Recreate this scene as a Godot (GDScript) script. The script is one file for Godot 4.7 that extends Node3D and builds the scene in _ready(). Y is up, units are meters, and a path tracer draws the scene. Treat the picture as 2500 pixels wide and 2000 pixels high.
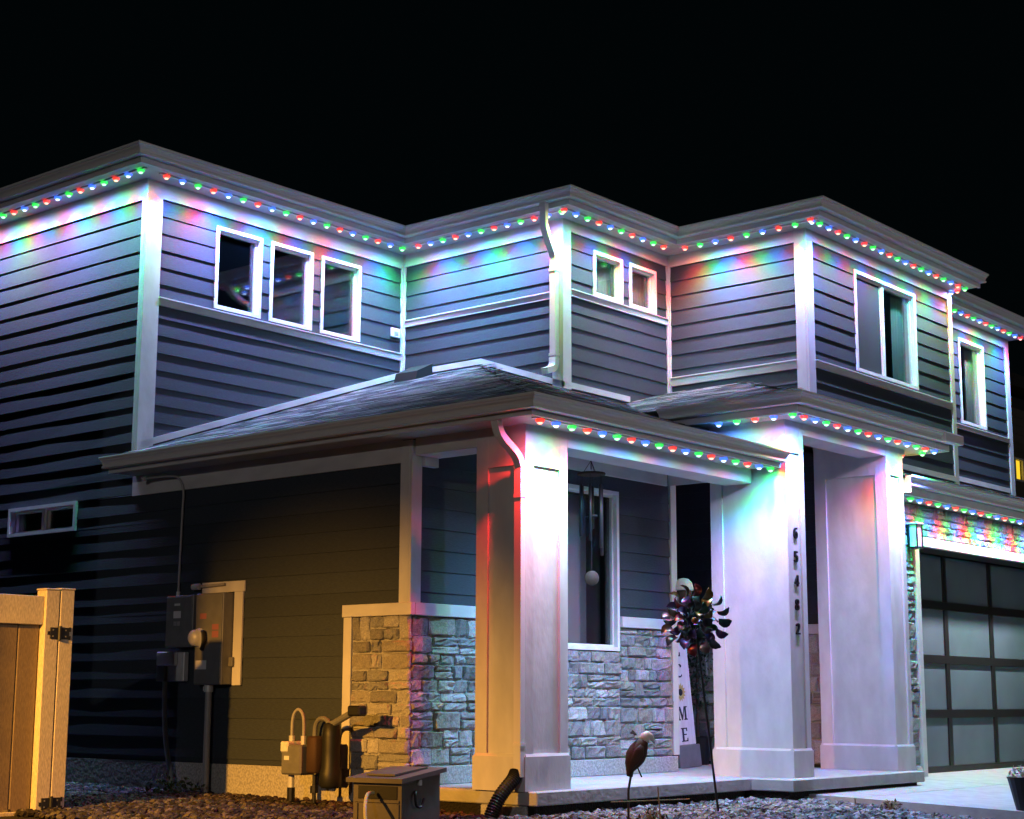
extends Node3D
# A two-storey lap-sided house at night, its eaves lined with coloured lights. Metres, y up, y = 0 at the height of the lens.

const EXPO := 0.178          # exposure of a siding course
var rng := RandomNumberGenerator.new()
var M := {}
var names := {}
var house: Node3D
var bulb_meshes := {}
var bulb_mats := {}

func _ready():
	rng.seed = 4711
	# ---------------------------------------------------------------- camera, sky, exposure, lamps
	var cam := Camera3D.new(); cam.name = "camera"
	cam.fov = 28.302
	cam.near = 0.05; cam.far = 400.0
	cam.transform = Transform3D(Basis(Vector3.UP, deg_to_rad(-50.045)) * Basis(Vector3.RIGHT, deg_to_rad(10.131)) * Basis(Vector3.BACK, deg_to_rad(0.185)), Vector3(-9.778, 0.0, 13.021))
	add_child(cam)
	var env := Environment.new()
	env.background_mode = Environment.BG_SKY
	var sky := Sky.new()
	var sm := ProceduralSkyMaterial.new()
	sm.sky_top_color = lin(0.0004, 0.0012, 0.0015)
	sm.sky_horizon_color = lin(0.0008, 0.0016, 0.0019)
	sm.ground_bottom_color = lin(0.0004, 0.0008, 0.0009)
	sm.ground_horizon_color = lin(0.0008, 0.0016, 0.0019)
	sm.sun_angle_max = 1.0
	sky.sky_material = sm
	env.sky = sky
	env.tonemap_mode = Environment.TONE_MAPPER_LINEAR
	env.tonemap_exposure = 1.0
	env.sdfgi_enabled = true; env.ssao_enabled = true; env.ssil_enabled = true
	var we := WorldEnvironment.new(); we.name = "world_environment"; we.environment = env
	add_child(we)

	materials()
	setting()
	build_house()
	strings()
	lamps()
	fixtures()
	garden()
	neighbours()

# ==================================================================== helpers
func lin(r: float, g: float, b: float) -> Color:
	return Color(r, g, b).linear_to_srgb()

func numbered(called: String) -> String:
	var n: int = names.get(called, 0)
	names[called] = n + 1
	return called if n == 0 else "%s_%03d" % [called, n]

func thing(called: String, label: String, category: String, at := Vector3.ZERO, group := "") -> Node3D:
	var o := Node3D.new()
	o.name = numbered(called)
	o.position = at
	tag(o, label, category, group)
	add_child(o, true)
	return o

func tag(o: Node, label: String, category: String, group := ""):
	o.set_meta("label", label); o.set_meta("category", category)
	if group != "":
		o.set_meta("group", group)

func part(called: String, st, mat: Material, parent: Node = self, label := "") -> MeshInstance3D:
	var o := MeshInstance3D.new()
	if st is SurfaceTool:
		st.generate_normals()
		o.mesh = st.commit()
	else:
		o.mesh = st
	o.material_override = mat
	if parent == self:
		o.name = numbered(called)
	else:
		var key := str(parent.get_instance_id()) + called
		var n: int = names.get(key, 0)
		names[key] = n + 1
		o.name = called if n == 0 else "%s_%03d" % [called, n]
	if label != "":
		o.set_meta("label", label)
	parent.add_child(o, true)
	return o

func mb(smooth := false) -> SurfaceTool:
	var st := SurfaceTool.new()
	st.begin(Mesh.PRIMITIVE_TRIANGLES)
	st.set_smooth_group(0 if smooth else -1)
	return st

func tri(st: SurfaceTool, a: Vector3, b: Vector3, c: Vector3, hint: Vector3):
	var n := (a - c).cross(a - b)
	st.add_vertex(a)
	if n.dot(hint) >= 0.0:
		st.add_vertex(b); st.add_vertex(c)
	else:
		st.add_vertex(c); st.add_vertex(b)

func quad(st: SurfaceTool, a: Vector3, b: Vector3, c: Vector3, d: Vector3, hint: Vector3):
	tri(st, a, b, c, hint); tri(st, a, c, d, hint)

func bx(st: SurfaceTool, lo: Vector3, hi: Vector3, c := 0.0):
	var mid := (lo + hi) / 2.0
	var h := (hi - lo).abs() / 2.0
	c = minf(c, minf(h.x, minf(h.y, h.z)) * 0.6)
	var at := func(s: Vector3, k: int) -> Vector3:
		var v := Vector3.ZERO
		for i in 3:
			v[i] = mid[i] + s[i] * (h[i] - (0.0 if i == k else c))
		return v
	for k in 3:
		var i := (k + 1) % 3
		var j := (k + 2) % 3
		for s in [-1.0, 1.0]:
			var q := []
			for p in [[-1.0, -1.0], [1.0, -1.0], [1.0, 1.0], [-1.0, 1.0]]:
				var v := Vector3.ZERO
				v[k] = s; v[i] = p[0]; v[j] = p[1]
				q.append(at.call(v, k))
			var n := Vector3.ZERO
			n[k] = s
			quad(st, q[0], q[1], q[2], q[3], n)
			if c > 0.0:
				for t in [-1.0, 1.0]:
					var v0 := Vector3.ZERO
					v0[k] = s; v0[i] = t; v0[j] = -1.0
					var v1 := v0
					v1[j] = 1.0
					quad(st, at.call(v0, k), at.call(v1, k), at.call(v1, i), at.call(v0, i), Vector3(v0 + v1))
	if c > 0.0:
		for x in [-1.0, 1.0]:
			for y in [-1.0, 1.0]:
				for z in [-1.0, 1.0]:
					var v := Vector3(x, y, z)
					tri(st, at.call(v, 0), at.call(v, 1), at.call(v, 2), v)

func box(called: String, lo: Vector3, hi: Vector3, mat: Material, parent: Node = self, c := 0.0, label := "") -> MeshInstance3D:
	var st := mb()
	bx(st, lo, hi, c)
	return part(called, st, mat, parent, label)

# a straight prism: the convex outline poly in (d, y), run from u0 to u1 through map(u, y, d)
func prism(st: SurfaceTool, map: Callable, u0: float, u1: float, poly: Array):
	var mid := Vector2.ZERO
	for p in poly:
		mid += p
	mid /= poly.size()
	var c: Vector3 = map.call((u0 + u1) / 2.0, mid.y, mid.x)
	var n := poly.size()
	for i in n:
		var p: Vector2 = poly[i]
		var q: Vector2 = poly[(i + 1) % n]
		var a: Vector3 = map.call(u0, p.y, p.x)
		var b: Vector3 = map.call(u1, p.y, p.x)
		var d: Vector3 = map.call(u0, q.y, q.x)
		var e: Vector3 = map.call(u1, q.y, q.x)
		quad(st, a, b, e, d, (a + b + d + e) / 4.0 - c)
	for u in [u0, u1]:
		for i in range(1, n - 1):
			var a: Vector3 = map.call(u, poly[0].y, poly[0].x)
			var b: Vector3 = map.call(u, poly[i].y, poly[i].x)
			var d: Vector3 = map.call(u, poly[i + 1].y, poly[i + 1].x)
			tri(st, a, b, d, (a + b + d) / 3.0 - c)

func rect(d0: float, d1: float, y0: float, y1: float) -> Array:
	return [Vector2(d0, y0), Vector2(d1, y0), Vector2(d1, y1), Vector2(d0, y1)]

func front(z: float) -> Callable:
	return func(u: float, y: float, d: float) -> Vector3: return Vector3(u, y, z + d)

func side(x: float) -> Callable:
	return func(u: float, y: float, d: float) -> Vector3: return Vector3(x - d, y, u)

func side_east(x: float) -> Callable:
	return func(u: float, y: float, d: float) -> Vector3: return Vector3(x + d, y, u)

func back(z: float) -> Callable:
	return func(u: float, y: float, d: float) -> Vector3: return Vector3(u, y, z - d)

func tube(st: SurfaceTool, pts: Array, r, sides := 10, cap := true):
	var rings := []
	var up := Vector3(0.31, 0.87, 0.21).normalized()
	for i in pts.size():
		var t: Vector3 = (pts[mini(i + 1, pts.size() - 1)] - pts[maxi(i - 1, 0)]).normalized()
		var a := t.cross(up)
		if a.length() < 0.05:
			a = t.cross(Vector3.RIGHT)
		a = a.normalized()
		var b := a.cross(t).normalized()
		up = b
		var rr: float = r[i] if r is Array else r
		var ring := []
		for k in sides:
			var w := TAU * k / sides
			ring.append(pts[i] + (a * cos(w) + b * sin(w)) * rr)
		rings.append(ring)
	for i in range(pts.size() - 1):
		for k in sides:
			var l := (k + 1) % sides
			var m: Vector3 = (rings[i][k] + rings[i][l] + rings[i + 1][k] + rings[i + 1][l]) / 4.0
			quad(st, rings[i][k], rings[i][l], rings[i + 1][l], rings[i + 1][k], m - (pts[i] + pts[i + 1]) / 2.0)
	if cap:
		for e in [0, pts.size() - 1]:
			var out: Vector3 = pts[e] - pts[1 if e == 0 else e - 1]
			for k in sides:
				tri(st, pts[e], rings[e][k], rings[e][(k + 1) % sides], out)

# rectangular pipe along a path; w is its half width along axis a, t its half depth along axis b
func duct(st: SurfaceTool, pts: Array, axis: Vector3, w: float, t: float):
	var rings := []
	for i in pts.size():
		var dir: Vector3 = (pts[mini(i + 1, pts.size() - 1)] - pts[maxi(i - 1, 0)]).normalized()
		var b := dir.cross(axis).normalized()
		rings.append([pts[i] + axis * w + b * t, pts[i] - axis * w + b * t, pts[i] - axis * w - b * t, pts[i] + axis * w - b * t])
	for i in range(pts.size() - 1):
		for k in 4:
			var l := (k + 1) % 4
			var m: Vector3 = (rings[i][k] + rings[i][l] + rings[i + 1][k] + rings[i + 1][l]) / 4.0
			quad(st, rings[i][k], rings[i][l], rings[i + 1][l], rings[i + 1][k], m - (pts[i] + pts[i + 1]) / 2.0)
	for e in [0, pts.size() - 1]:
		quad(st, rings[e][0], rings[e][1], rings[e][2], rings[e][3], pts[e] - pts[1 if e == 0 else e - 1])

func curve(ctrl: Array, per := 6) -> Array:
	var out := []
	for i in range(ctrl.size() - 1):
		var a: Vector3 = ctrl[maxi(i - 1, 0)]
		var b: Vector3 = ctrl[i]
		var c: Vector3 = ctrl[i + 1]
		var d: Vector3 = ctrl[mini(i + 2, ctrl.size() - 1)]
		for k in per:
			out.append(b.cubic_interpolate(c, a, d, float(k) / per))
	out.append(ctrl[-1])
	return out

# surface of revolution about a vertical axis through at; profile in (radius, y)
func lathe(st: SurfaceTool, at: Vector3, prof: Array, sides := 16):
	for i in range(prof.size() - 1):
		for k in sides:
			var w0 := TAU * k / sides
			var w1 := TAU * (k + 1) / sides
			var p: Vector2 = prof[i]
			var q: Vector2 = prof[i + 1]
			var a := at + Vector3(cos(w0) * p.x, p.y, sin(w0) * p.x)
			var b := at + Vector3(cos(w1) * p.x, p.y, sin(w1) * p.x)
			var c := at + Vector3(cos(w1) * q.x, q.y, sin(w1) * q.x)
			var d := at + Vector3(cos(w0) * q.x, q.y, sin(w0) * q.x)
			var rad := Vector3(cos((w0 + w1) / 2), 0, sin((w0 + w1) / 2))
			var n := rad * (q.y - p.y) + Vector3.UP * (p.x - q.x)
			if n.length() < 1e-9:
				continue
			if p.x > 1e-6:
				tri(st, a, b, c, n)
			if q.x > 1e-6:
				tri(st, a, c, d, n)

# a profile in (offset outwards, y) swept along a wall line with mitred corners
func sweep(st: SurfaceTool, pts: Array, norms: Array, prof: Array):
	var rows := []
	for i in pts.size():
		var row := []
		for p in prof:
			var off: Vector2
			if i == 0:
				off = norms[0] * p.x
			elif i == pts.size() - 1:
				off = norms[-1] * p.x
			else:
				off = (norms[i - 1] + norms[i]) * p.x
			row.append(Vector3(pts[i].x + off.x, p.y, pts[i].y + off.y))
		rows.append(row)
	var flat := PackedVector2Array(prof)
	var area := 0.0
	for k in prof.size():
		var p: Vector2 = prof[k]
		var q: Vector2 = prof[(k + 1) % prof.size()]
		area += p.x * q.y - q.x * p.y
	var sgn := signf(area)
	for i in range(pts.size() - 1):
		for k in prof.size():
			var l := (k + 1) % prof.size()
			var e: Vector2 = prof[l] - prof[k]
			var n2 := Vector2(e.y, -e.x) * sgn
			var hint := Vector3(norms[i].x * n2.x, n2.y, norms[i].y * n2.x)
			quad(st, rows[i][k], rows[i][l], rows[i + 1][l], rows[i + 1][k], hint)
	var idx := Geometry2D.triangulate_polygon(flat)
	for e in [0, pts.size() - 1]:
		var d: Vector2 = (pts[0] - pts[1]) if e == 0 else (pts[-1] - pts[-2])
		for k in range(0, idx.size(), 3):
			tri(st, rows[e][idx[k]], rows[e][idx[k + 1]], rows[e][idx[k + 2]], Vector3(d.x, 0, d.y))

func normals_of(pts: Array, flip := 1.0) -> Array:
	var out := []
	for i in range(pts.size() - 1):
		var d: Vector2 = (pts[i + 1] - pts[i]).normalized()
		out.append(Vector2(-d.y, d.x) * flip)
	return out

# rectangles left of [u0,u1]x[y0,y1] once the holes (Rect2 in u, y) are cut out
func cut(u0: float, u1: float, y0: float, y1: float, holes: Array) -> Array:
	var ys := [y0, y1]
	for h in holes:
		for y in [h.position.y, h.end.y]:
			if y > y0 + 1e-4 and y < y1 - 1e-4:
				ys.append(y)
	ys.sort()
	var out := []
	for i in range(ys.size() - 1):
		if ys[i + 1] - ys[i] < 1e-4:
			continue
		var ym: float = (ys[i] + ys[i + 1]) / 2.0
		var spans := [Vector2(u0, u1)]
		for h in holes:
			if ym > h.position.y and ym < h.end.y:
				var next := []
				for s in spans:
					if h.end.x <= s.x or h.position.x >= s.y:
						next.append(s)
						continue
					if h.position.x > s.x + 1e-3:
						next.append(Vector2(s.x, h.position.x))
					if h.end.x < s.y - 1e-3:
						next.append(Vector2(h.end.x, s.y))
				spans = next
		for s in spans:
			out.append([s.x, s.y, ys[i], ys[i + 1]])
	return out

func wall(called: String, map: Callable, u0: float, u1: float, y0: float, y1: float, holes: Array, mat: Material, parent: Node, thick := 0.14) -> MeshInstance3D:
	var st := mb()
	for r in cut(u0, u1, y0, y1, holes):
		prism(st, map, r[0], r[1], rect(-thick, 0.0, r[2], r[3]))
	return part(called, st, mat, parent)

# lap siding: every board a wedge whose butt stands 12 mm proud of the board below
func siding(parent: Node, map: Callable, u0: float, u1: float, ylo: float, yhi: float, yref: float, holes := []):
	var k := int(floor((yref - yhi) / EXPO))
	while true:
		var yt := yref - k * EXPO
		var yb := yt - EXPO
		k += 1
		if yt <= ylo + 0.01:
			break
		var a := maxf(yb, ylo)
		var b := minf(yt, yhi)
		if b - a < 0.012:
			continue
		var t := 0.0125 * rng.randf_range(0.9, 1.1)
		var thick := func(y: float) -> float: return 0.002 + t * (1.0 - (y - yb) / EXPO)
		var pieces := cut(u0, u1, a, b, holes)
		var partial := false
		for r in pieces:
			if r[3] - r[2] < b - a - 1e-3:
				partial = true
		var st := mb()
		for r in pieces:
			var n := 1 if partial else maxi(1, int((r[1] - r[0]) / 0.7))
			var wa := rng.randf_range(0.86, 1.14)
			for q in n:
				# boards are never quite flat: the butt stands off by a little more or less along its length
				var wb := rng.randf_range(0.80, 1.18)
				bowed(st, map, lerpf(r[0], r[1], float(q) / n), lerpf(r[0], r[1], float(q + 1) / n), r[2], r[3], thick.call(r[2]), thick.call(r[3]), wa, wb, q == 0, q == n - 1)
				wa = wb
			if not partial:
				part("siding_board", st, M.siding[rng.randi() % 3], parent)
				st = mb()
		if partial:
			part("siding_board", st, M.siding[rng.randi() % 3], parent)

func bowed(st: SurfaceTool, map: Callable, u0: float, u1: float, y0: float, y1: float, d0: float, d1: float, wa: float, wb: float, first: bool, last: bool):
	var a: Vector3 = map.call(u0, y0, d0 * wa)
	var b: Vector3 = map.call(u1, y0, d0 * wb)
	var c: Vector3 = map.call(u1, y1, d1)
	var d: Vector3 = map.call(u0, y1, d1)
	var out: Vector3 = map.call(0.0, 0.0, 1.0) - map.call(0.0, 0.0, 0.0)
	quad(st, a, b, c, d, out)
	quad(st, a, b, map.call(u1, y0, 0.0005), map.call(u0, y0, 0.0005), Vector3.DOWN)
	quad(st, d, c, map.call(u1, y1, 0.0005), map.call(u0, y1, 0.0005), Vector3.UP)
	if first:
		quad(st, a, d, map.call(u0, y1, 0.0005), map.call(u0, y0, 0.0005), a - b)
	if last:
		quad(st, b, c, map.call(u1, y1, 0.0005), map.call(u1, y0, 0.0005), b - a)

# a curtain hung behind a pane, in soft folds
func curtain(map: Callable, u0: float, u1: float, y0: float, y1: float, parent: Node):
	var st := mb(true)
	var n := int((u1 - u0) / 0.012)
	for i in n:
		var a := lerpf(u0, u1, float(i) / n)
		var b := lerpf(u0, u1, float(i + 1) / n)
		var da := -0.15 + 0.016 * sin(a * 85.0) + 0.007 * sin(a * 190.0)
		var db := -0.15 + 0.016 * sin(b * 85.0) + 0.007 * sin(b * 190.0)
		quad(st, map.call(a, y0, da), map.call(b, y0, db), map.call(b, y1, db), map.call(a, y1, da), map.call(0.0, 0.0, 1.0) - map.call(0.0, 0.0, 0.0))
	part("curtain", st, M.curtain, parent)

func window(map: Callable, u0: float, u1: float, y0: float, y1: float, muls := [], fw := 0.036, proud := 0.026, deep := 0.045) -> MeshInstance3D:
	var st := mb()
	var d0 := -deep - 0.02
	prism(st, map, u0, u0 + fw, rect(d0, proud, y0, y1))
	prism(st, map, u1 - fw, u1, rect(d0, proud, y0, y1))
	prism(st, map, u0 + fw, u1 - fw, rect(d0, proud, y0, y0 + fw))
	prism(st, map, u0 + fw, u1 - fw, rect(d0, proud, y1 - fw, y1))
	var w := part("window", st, M.vinyl, house)
	var edges := [u0 + fw]
	for m in muls:
		var ms := mb()
		prism(ms, map, m - 0.028, m + 0.028, rect(d0, -deep + 0.04, y0 + fw, y1 - fw))
		part("mullion", ms, M.vinyl, w)
		edges.append(m - 0.028); edges.append(m + 0.028)
	edges.append(u1 - fw)
	for i in range(0, edges.size(), 2):
		var a: float = edges[i]
		var b: float = edges[i + 1]
		var ss := mb()
		var sw := 0.022
		prism(ss, map, a, a + sw, rect(d0 + 0.004, -deep + 0.016, y0 + fw, y1 - fw))
		prism(ss, map, b - sw, b, rect(d0 + 0.004, -deep + 0.016, y0 + fw, y1 - fw))
		prism(ss, map, a + sw, b - sw, rect(d0 + 0.004, -deep + 0.016, y0 + fw, y0 + fw + sw))
		prism(ss, map, a + sw, b - sw, rect(d0 + 0.004, -deep + 0.016, y1 - fw - sw, y1 - fw))
		part("sash", ss, M.vinyl, w)
		var ps := mb()
		prism(ps, map, a + sw, b - sw, rect(-deep - 0.004, -deep + 0.002, y0 + fw + sw, y1 - fw - sw))
		part("pane", ps, M.glass, w)
		var qs := mb()
		prism(qs, map, a + sw, b - sw, rect(-deep - 0.016, -deep - 0.011, y0 + fw + sw, y1 - fw - sw))
		part("pane", qs, M.glass, w)
	return w

func band(map: Callable, u0: float, u1: float, y0: float, y1: float, parent: Node):
	var st := mb()
	prism(st, map, u0, u1, rect(0.0, 0.030, y0, y1 - 0.024))
	part("belly_band", st, M.trim, parent)
	var cs := mb()
	prism(cs, map, u0, u1, [Vector2(0.0, y1 - 0.023), Vector2(0.046, y1 - 0.023), Vector2(0.046, y1 - 0.010), Vector2(0.0, y1)])
	part("drip_cap", cs, M.trim, parent)

# irregular ledge stones in mortar, each a block of its own
func stones(parent: Node, map: Callable, u0: float, u1: float, y0: float, y1: float, big := 1.0):
	var y := y0
	while y < y1 - 0.02:
		var h := rng.randf_range(0.075, 0.165) * big
		if y1 - (y + h) < 0.06:
			h = y1 - y
		var u := u0
		while u < u1 - 0.01:
			var w := rng.randf_range(0.11, 0.34) * big
			if u1 - (u + w) < 0.1:
				w = u1 - u
			if h > 0.125 and w > 0.16 and rng.randf() < 0.35:
				var s := h * rng.randf_range(0.4, 0.6)
				stone(parent, map, u, u + w, y, y + s)
				stone(parent, map, u, u + w, y + s, y + h)
			else:
				stone(parent, map, u, u + w, y, y + h)
			u += w
		y += h

func stone(parent: Node, map: Callable, u0: float, u1: float, y0: float, y1: float):
	var g := 0.007
	u0 += g * rng.randf_range(0.4, 1.3); u1 -= g * rng.randf_range(0.4, 1.3); y0 += g * rng.randf_range(0.3, 1.2); y1 -= g * rng.randf_range(0.3, 1.2)
	var nx := 6
	var ny := 4
	var st := mb()
	var proud := rng.randf_range(0.012, 0.036)
	var tu := rng.randf_range(-0.012, 0.012)
	var tv := rng.randf_range(-0.012, 0.012)
	var pts := []
	var rim := minf(0.013, (y1 - y0) * 0.18)
	for j in ny + 1:
		var row := []
		for i in nx + 1:
			var fu := [0.0, rim / (u1 - u0), rng.randf_range(0.25, 0.38), rng.randf_range(0.44, 0.58), rng.randf_range(0.63, 0.78), 1.0 - rim / (u1 - u0), 1.0]
			var fv := [0.0, rim / (y1 - y0), rng.randf_range(0.4, 0.6), 1.0 - rim / (y1 - y0), 1.0]
			var edge: bool = i == 0 or j == 0 or i == nx or j == ny
			var corner: bool = (i == 0 or i == nx) and (j == 0 or j == ny)
			var d: float = proud + tu * (fu[i] - 0.5) * 2.0 + tv * (fv[j] - 0.5) * 2.0 + rng.randf_range(-0.011, 0.011)
			if edge:
				d = maxf(0.004, d * 0.45 + rng.randf_range(-0.005, 0.005))
			var x: float = lerpf(u0, u1, fu[i]) + rng.randf_range(-0.004, 0.004)
			var yy: float = lerpf(y0, y1, fv[j]) + rng.randf_range(-0.004, 0.004)
			if corner:
				x = lerpf(x, (u0 + u1) / 2, 0.04); yy = lerpf(yy, (y0 + y1) / 2, 0.10)
			row.append(map.call(x, yy, d))
		pts.append(row)
	var c: Vector3 = map.call((u0 + u1) / 2, (y0 + y1) / 2, -0.05)
	var out: Vector3 = (map.call(0.0, 0.0, 1.0) - map.call(0.0, 0.0, 0.0))
	for j in ny:
		for i in nx:
			quad(st, pts[j][i], pts[j][i + 1], pts[j + 1][i + 1], pts[j + 1][i], out)
	var ring := []
	for i in range(0, nx): ring.append(pts[0][i])
	for j in range(0, ny): ring.append(pts[j][nx])
	for i in range(nx, 0, -1): ring.append(pts[ny][i])
	for j in range(ny, 0, -1): ring.append(pts[j][0])
	for k in ring.size():
		var a: Vector3 = ring[k]
		var b: Vector3 = ring[(k + 1) % ring.size()]
		var da: Vector3 = a - out * (a - map.call(0.0, 0.0, -0.004)).dot(out)
		var db: Vector3 = b - out * (b - map.call(0.0, 0.0, -0.004)).dot(out)
		quad(st, a, b, db, da, (a + b) / 2.0 - c)
	part("stone", st, M.stone[rng.randi() % M.stone.size()], parent)

# ==================================================================== materials
func noise_tex(freq: float, oct: int, lo: float, hi: float, size := 256, kind := FastNoiseLite.TYPE_SIMPLEX_SMOOTH, sd := 1) -> NoiseTexture2D:
	var n := FastNoiseLite.new()
	n.noise_type = kind
	n.frequency = freq
	n.fractal_octaves = oct
	n.seed = sd
	var t := NoiseTexture2D.new()
	t.width = size; t.height = size
	t.seamless = true
	t.noise = n
	var g := Gradient.new()
	g.set_color(0, Color(lo, lo, lo)); g.set_color(1, Color(hi, hi, hi))
	t.color_ramp = g
	return t

func bump_tex(freq: float, oct: int, size := 256, sd := 2) -> NoiseTexture2D:
	var t := noise_tex(freq, oct, 0, 1, size, FastNoiseLite.TYPE_SIMPLEX_SMOOTH, sd)
	t.color_ramp = null
	return t

func mat(r: float, g: float, b: float, rough := 0.7, tex: Texture2D = null, scale := Vector3.ONE, bump: Texture2D = null, relief := 0.0, metal := 0.0) -> StandardMaterial3D:
	var m := StandardMaterial3D.new()
	m.albedo_color = lin(r, g, b)
	m.roughness = rough
	m.metallic = metal
	m.metallic_specular = 0.4
	m.uv1_triplanar = true
	m.uv1_world_triplanar = true
	m.uv1_scale = scale
	if tex:
		m.albedo_texture = tex
	if bump:
		m.heightmap_enabled = true
		m.heightmap_texture = bump
		m.heightmap_scale = relief
	return m

func glow(r: float, g: float, b: float, e: float) -> StandardMaterial3D:
	var m := StandardMaterial3D.new()
	m.albedo_color = Color(0.5, 0.5, 0.5)
	m.emission_enabled = true
	m.emission = lin(r, g, b)
	m.emission_energy_multiplier = e
	return m

func materials():
	var cloud := noise_tex(0.012, 5, 0.90, 1.0)
	var fine := noise_tex(0.09, 4, 0.68, 1.0, 256, FastNoiseLite.TYPE_SIMPLEX_SMOOTH, 5)
	var speck := noise_tex(0.35, 2, 0.35, 1.0, 256, FastNoiseLite.TYPE_VALUE, 9)
	var grain := bump_tex(0.05, 4, 256, 7)
	var rough := bump_tex(0.04, 5, 256, 11)
	var long := Vector3(0.8, 9.0, 0.8)
	M.trim = mat(0.54, 0.54, 0.55, 0.55, cloud, Vector3(0.6, 1.2, 0.6), grain, 0.05)
	M.post = mat(0.54, 0.54, 0.55, 0.55, cloud, Vector3(1.1, 0.5, 1.1), grain, 0.12)
	M.vinyl = mat(0.72, 0.73, 0.74, 0.35, cloud, Vector3.ONE)
	M.soffit = mat(0.46, 0.46, 0.47, 0.6, cloud, Vector3(2, 2, 2), grain, 0.04)
	M.gutter = mat(0.58, 0.58, 0.59, 0.38)
	M.siding = []
	for k in [0.93, 1.0, 1.07]:
		M.siding.append(mat(0.044 * k, 0.057 * k, 0.075 * k, 0.62, fine, long, grain, 0.10))
	M.sheath = mat(0.02, 0.022, 0.026, 0.9)
	M.stone = []
	for c in [[0.33, 0.32, 0.31], [0.44, 0.43, 0.41], [0.24, 0.235, 0.23], [0.50, 0.49, 0.48], [0.34, 0.32, 0.29], [0.28, 0.285, 0.29]]:
		M.stone.append(mat(c[0], c[1], c[2], 0.9, fine, Vector3(2.2, 2.2, 2.2), rough, 0.6))
	M.mortar = mat(0.44, 0.44, 0.43, 0.95, fine, Vector3(5, 5, 5), rough, 0.5)
	M.concrete = mat(0.37, 0.37, 0.37, 0.85, cloud, Vector3(1.2, 1.2, 1.2), rough, 0.25)
	M.footing = mat(0.48, 0.47, 0.45, 0.9, fine, Vector3(1.5, 1.5, 1.5), rough, 0.5)
	M.shingle = []
	for c in [[0.16, 0.165, 0.17], [0.055, 0.06, 0.065], [0.40, 0.41, 0.41]]:
		M.shingle.append(mat(c[0], c[1], c[2], 0.95, speck, Vector3(9, 9, 9), rough, 0.3))
	M.deck = mat(0.05, 0.05, 0.052, 0.95, speck, Vector3(6, 6, 6))
	M.glass = StandardMaterial3D.new()
	M.glass.transparency = BaseMaterial3D.TRANSPARENCY_ALPHA
	M.glass.albedo_color = Color(0.05, 0.07, 0.07, 0.05)
	M.glass.roughness = 0.02
	M.glass.metallic_specular = 0.65
	M.frosted = mat(0.125, 0.17, 0.20, 0.14, cloud, Vector3(0.3, 0.3, 0.3))
	M.frosted.metallic_specular = 0.5
	M.black = mat(0.012, 0.013, 0.014, 0.45, fine, Vector3(4, 4, 4))
	M.plastic = mat(0.010, 0.011, 0.011, 0.5)
	M.dark_room = mat(0.05, 0.05, 0.05, 0.9)
	M.door_frame = mat(0.018, 0.018, 0.018, 0.4, cloud, Vector3.ONE)
	M.fence = mat(0.70, 0.62, 0.48, 0.45, fine, Vector3(6, 0.8, 6), grain, 0.05)
	M.metal_grey = mat(0.16, 0.165, 0.17, 0.45, cloud, Vector3(2, 2, 2), grain, 0.02, 0.1)
	M.metal_pale = mat(0.52, 0.53, 0.54, 0.42, cloud, Vector3(2, 2, 2), null, 0.0, 0.1)
	M.pipe = mat(0.30, 0.30, 0.31, 0.5, cloud, Vector3(3, 3, 3))
	M.sticker_white = mat(0.55, 0.55, 0.56, 0.5)
	M.sticker_red = mat(0.28, 0.11, 0.11, 0.5)
	M.tan = mat(0.095, 0.085, 0.075, 0.6, cloud, Vector3(2, 2, 2), grain, 0.05)
	M.hose = mat(0.42, 0.38, 0.20, 0.5)
	M.gas = mat(0.15, 0.15, 0.145, 0.5, cloud, Vector3(3, 3, 3), null, 0.0, 0.1)
	M.rust = mat(0.075, 0.042, 0.030, 0.7, fine, Vector3(9, 9, 9), rough, 0.2, 0.3)
	M.white_enamel = mat(0.62, 0.62, 0.56, 0.4, cloud, Vector3(8, 8, 8))
	M.leaf = mat(0.05, 0.085, 0.03, 0.7, fine, Vector3(12, 12, 12))
	M.leaf.backlight_enabled = true
	M.leaf.backlight = Color(0.2, 0.3, 0.1)
	M.leaf_dark = mat(0.03, 0.07, 0.045, 0.7, fine, Vector3(12, 12, 12))
	M.straw = mat(0.30, 0.22, 0.12, 0.9)
	M.bark = mat(0.07, 0.045, 0.03, 0.95, fine, Vector3(6, 6, 6))
	M.soil = mat(0.018, 0.016, 0.014, 0.98, fine, Vector3(3, 3, 3), rough, 1.5)
	M.rock = mat(0.9, 0.9, 0.9, 0.9, fine, Vector3(8, 8, 8), rough, 0.4)
	M.rock.vertex_color_use_as_albedo = true
	M.steel = mat(0.05, 0.045, 0.05, 0.4, null, Vector3.ONE, null, 0.0, 0.6)
	M.board = mat(0.27, 0.20, 0.11, 0.5, fine, Vector3(7, 0.8, 7), grain, 0.06)
	M.screen = mat(0.020, 0.023, 0.027, 0.85)
	M.curtain = mat(0.16, 0.23, 0.22, 0.9)
	M.blind = mat(0.085, 0.105, 0.115, 0.9)
	M.sign = mat(0.62, 0.61, 0.64, 0.7, cloud, Vector3(4, 1, 4), grain, 0.05)
	M.ink = mat(0.012, 0.014, 0.025, 0.7)
	M.petal = mat(0.42, 0.31, 0.10, 0.7)

# ==================================================================== the ground
func ground_y(x: float, z: float) -> float:
	var y := -0.84 - 0.02 * smoothstep(-2.0, 2.5, z) - 0.04 * smoothstep(2.0, 5.0, z)
	y -= 0.07 * maxf(0.0, z - 5.6)
	return maxf(y, -1.75)

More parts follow.
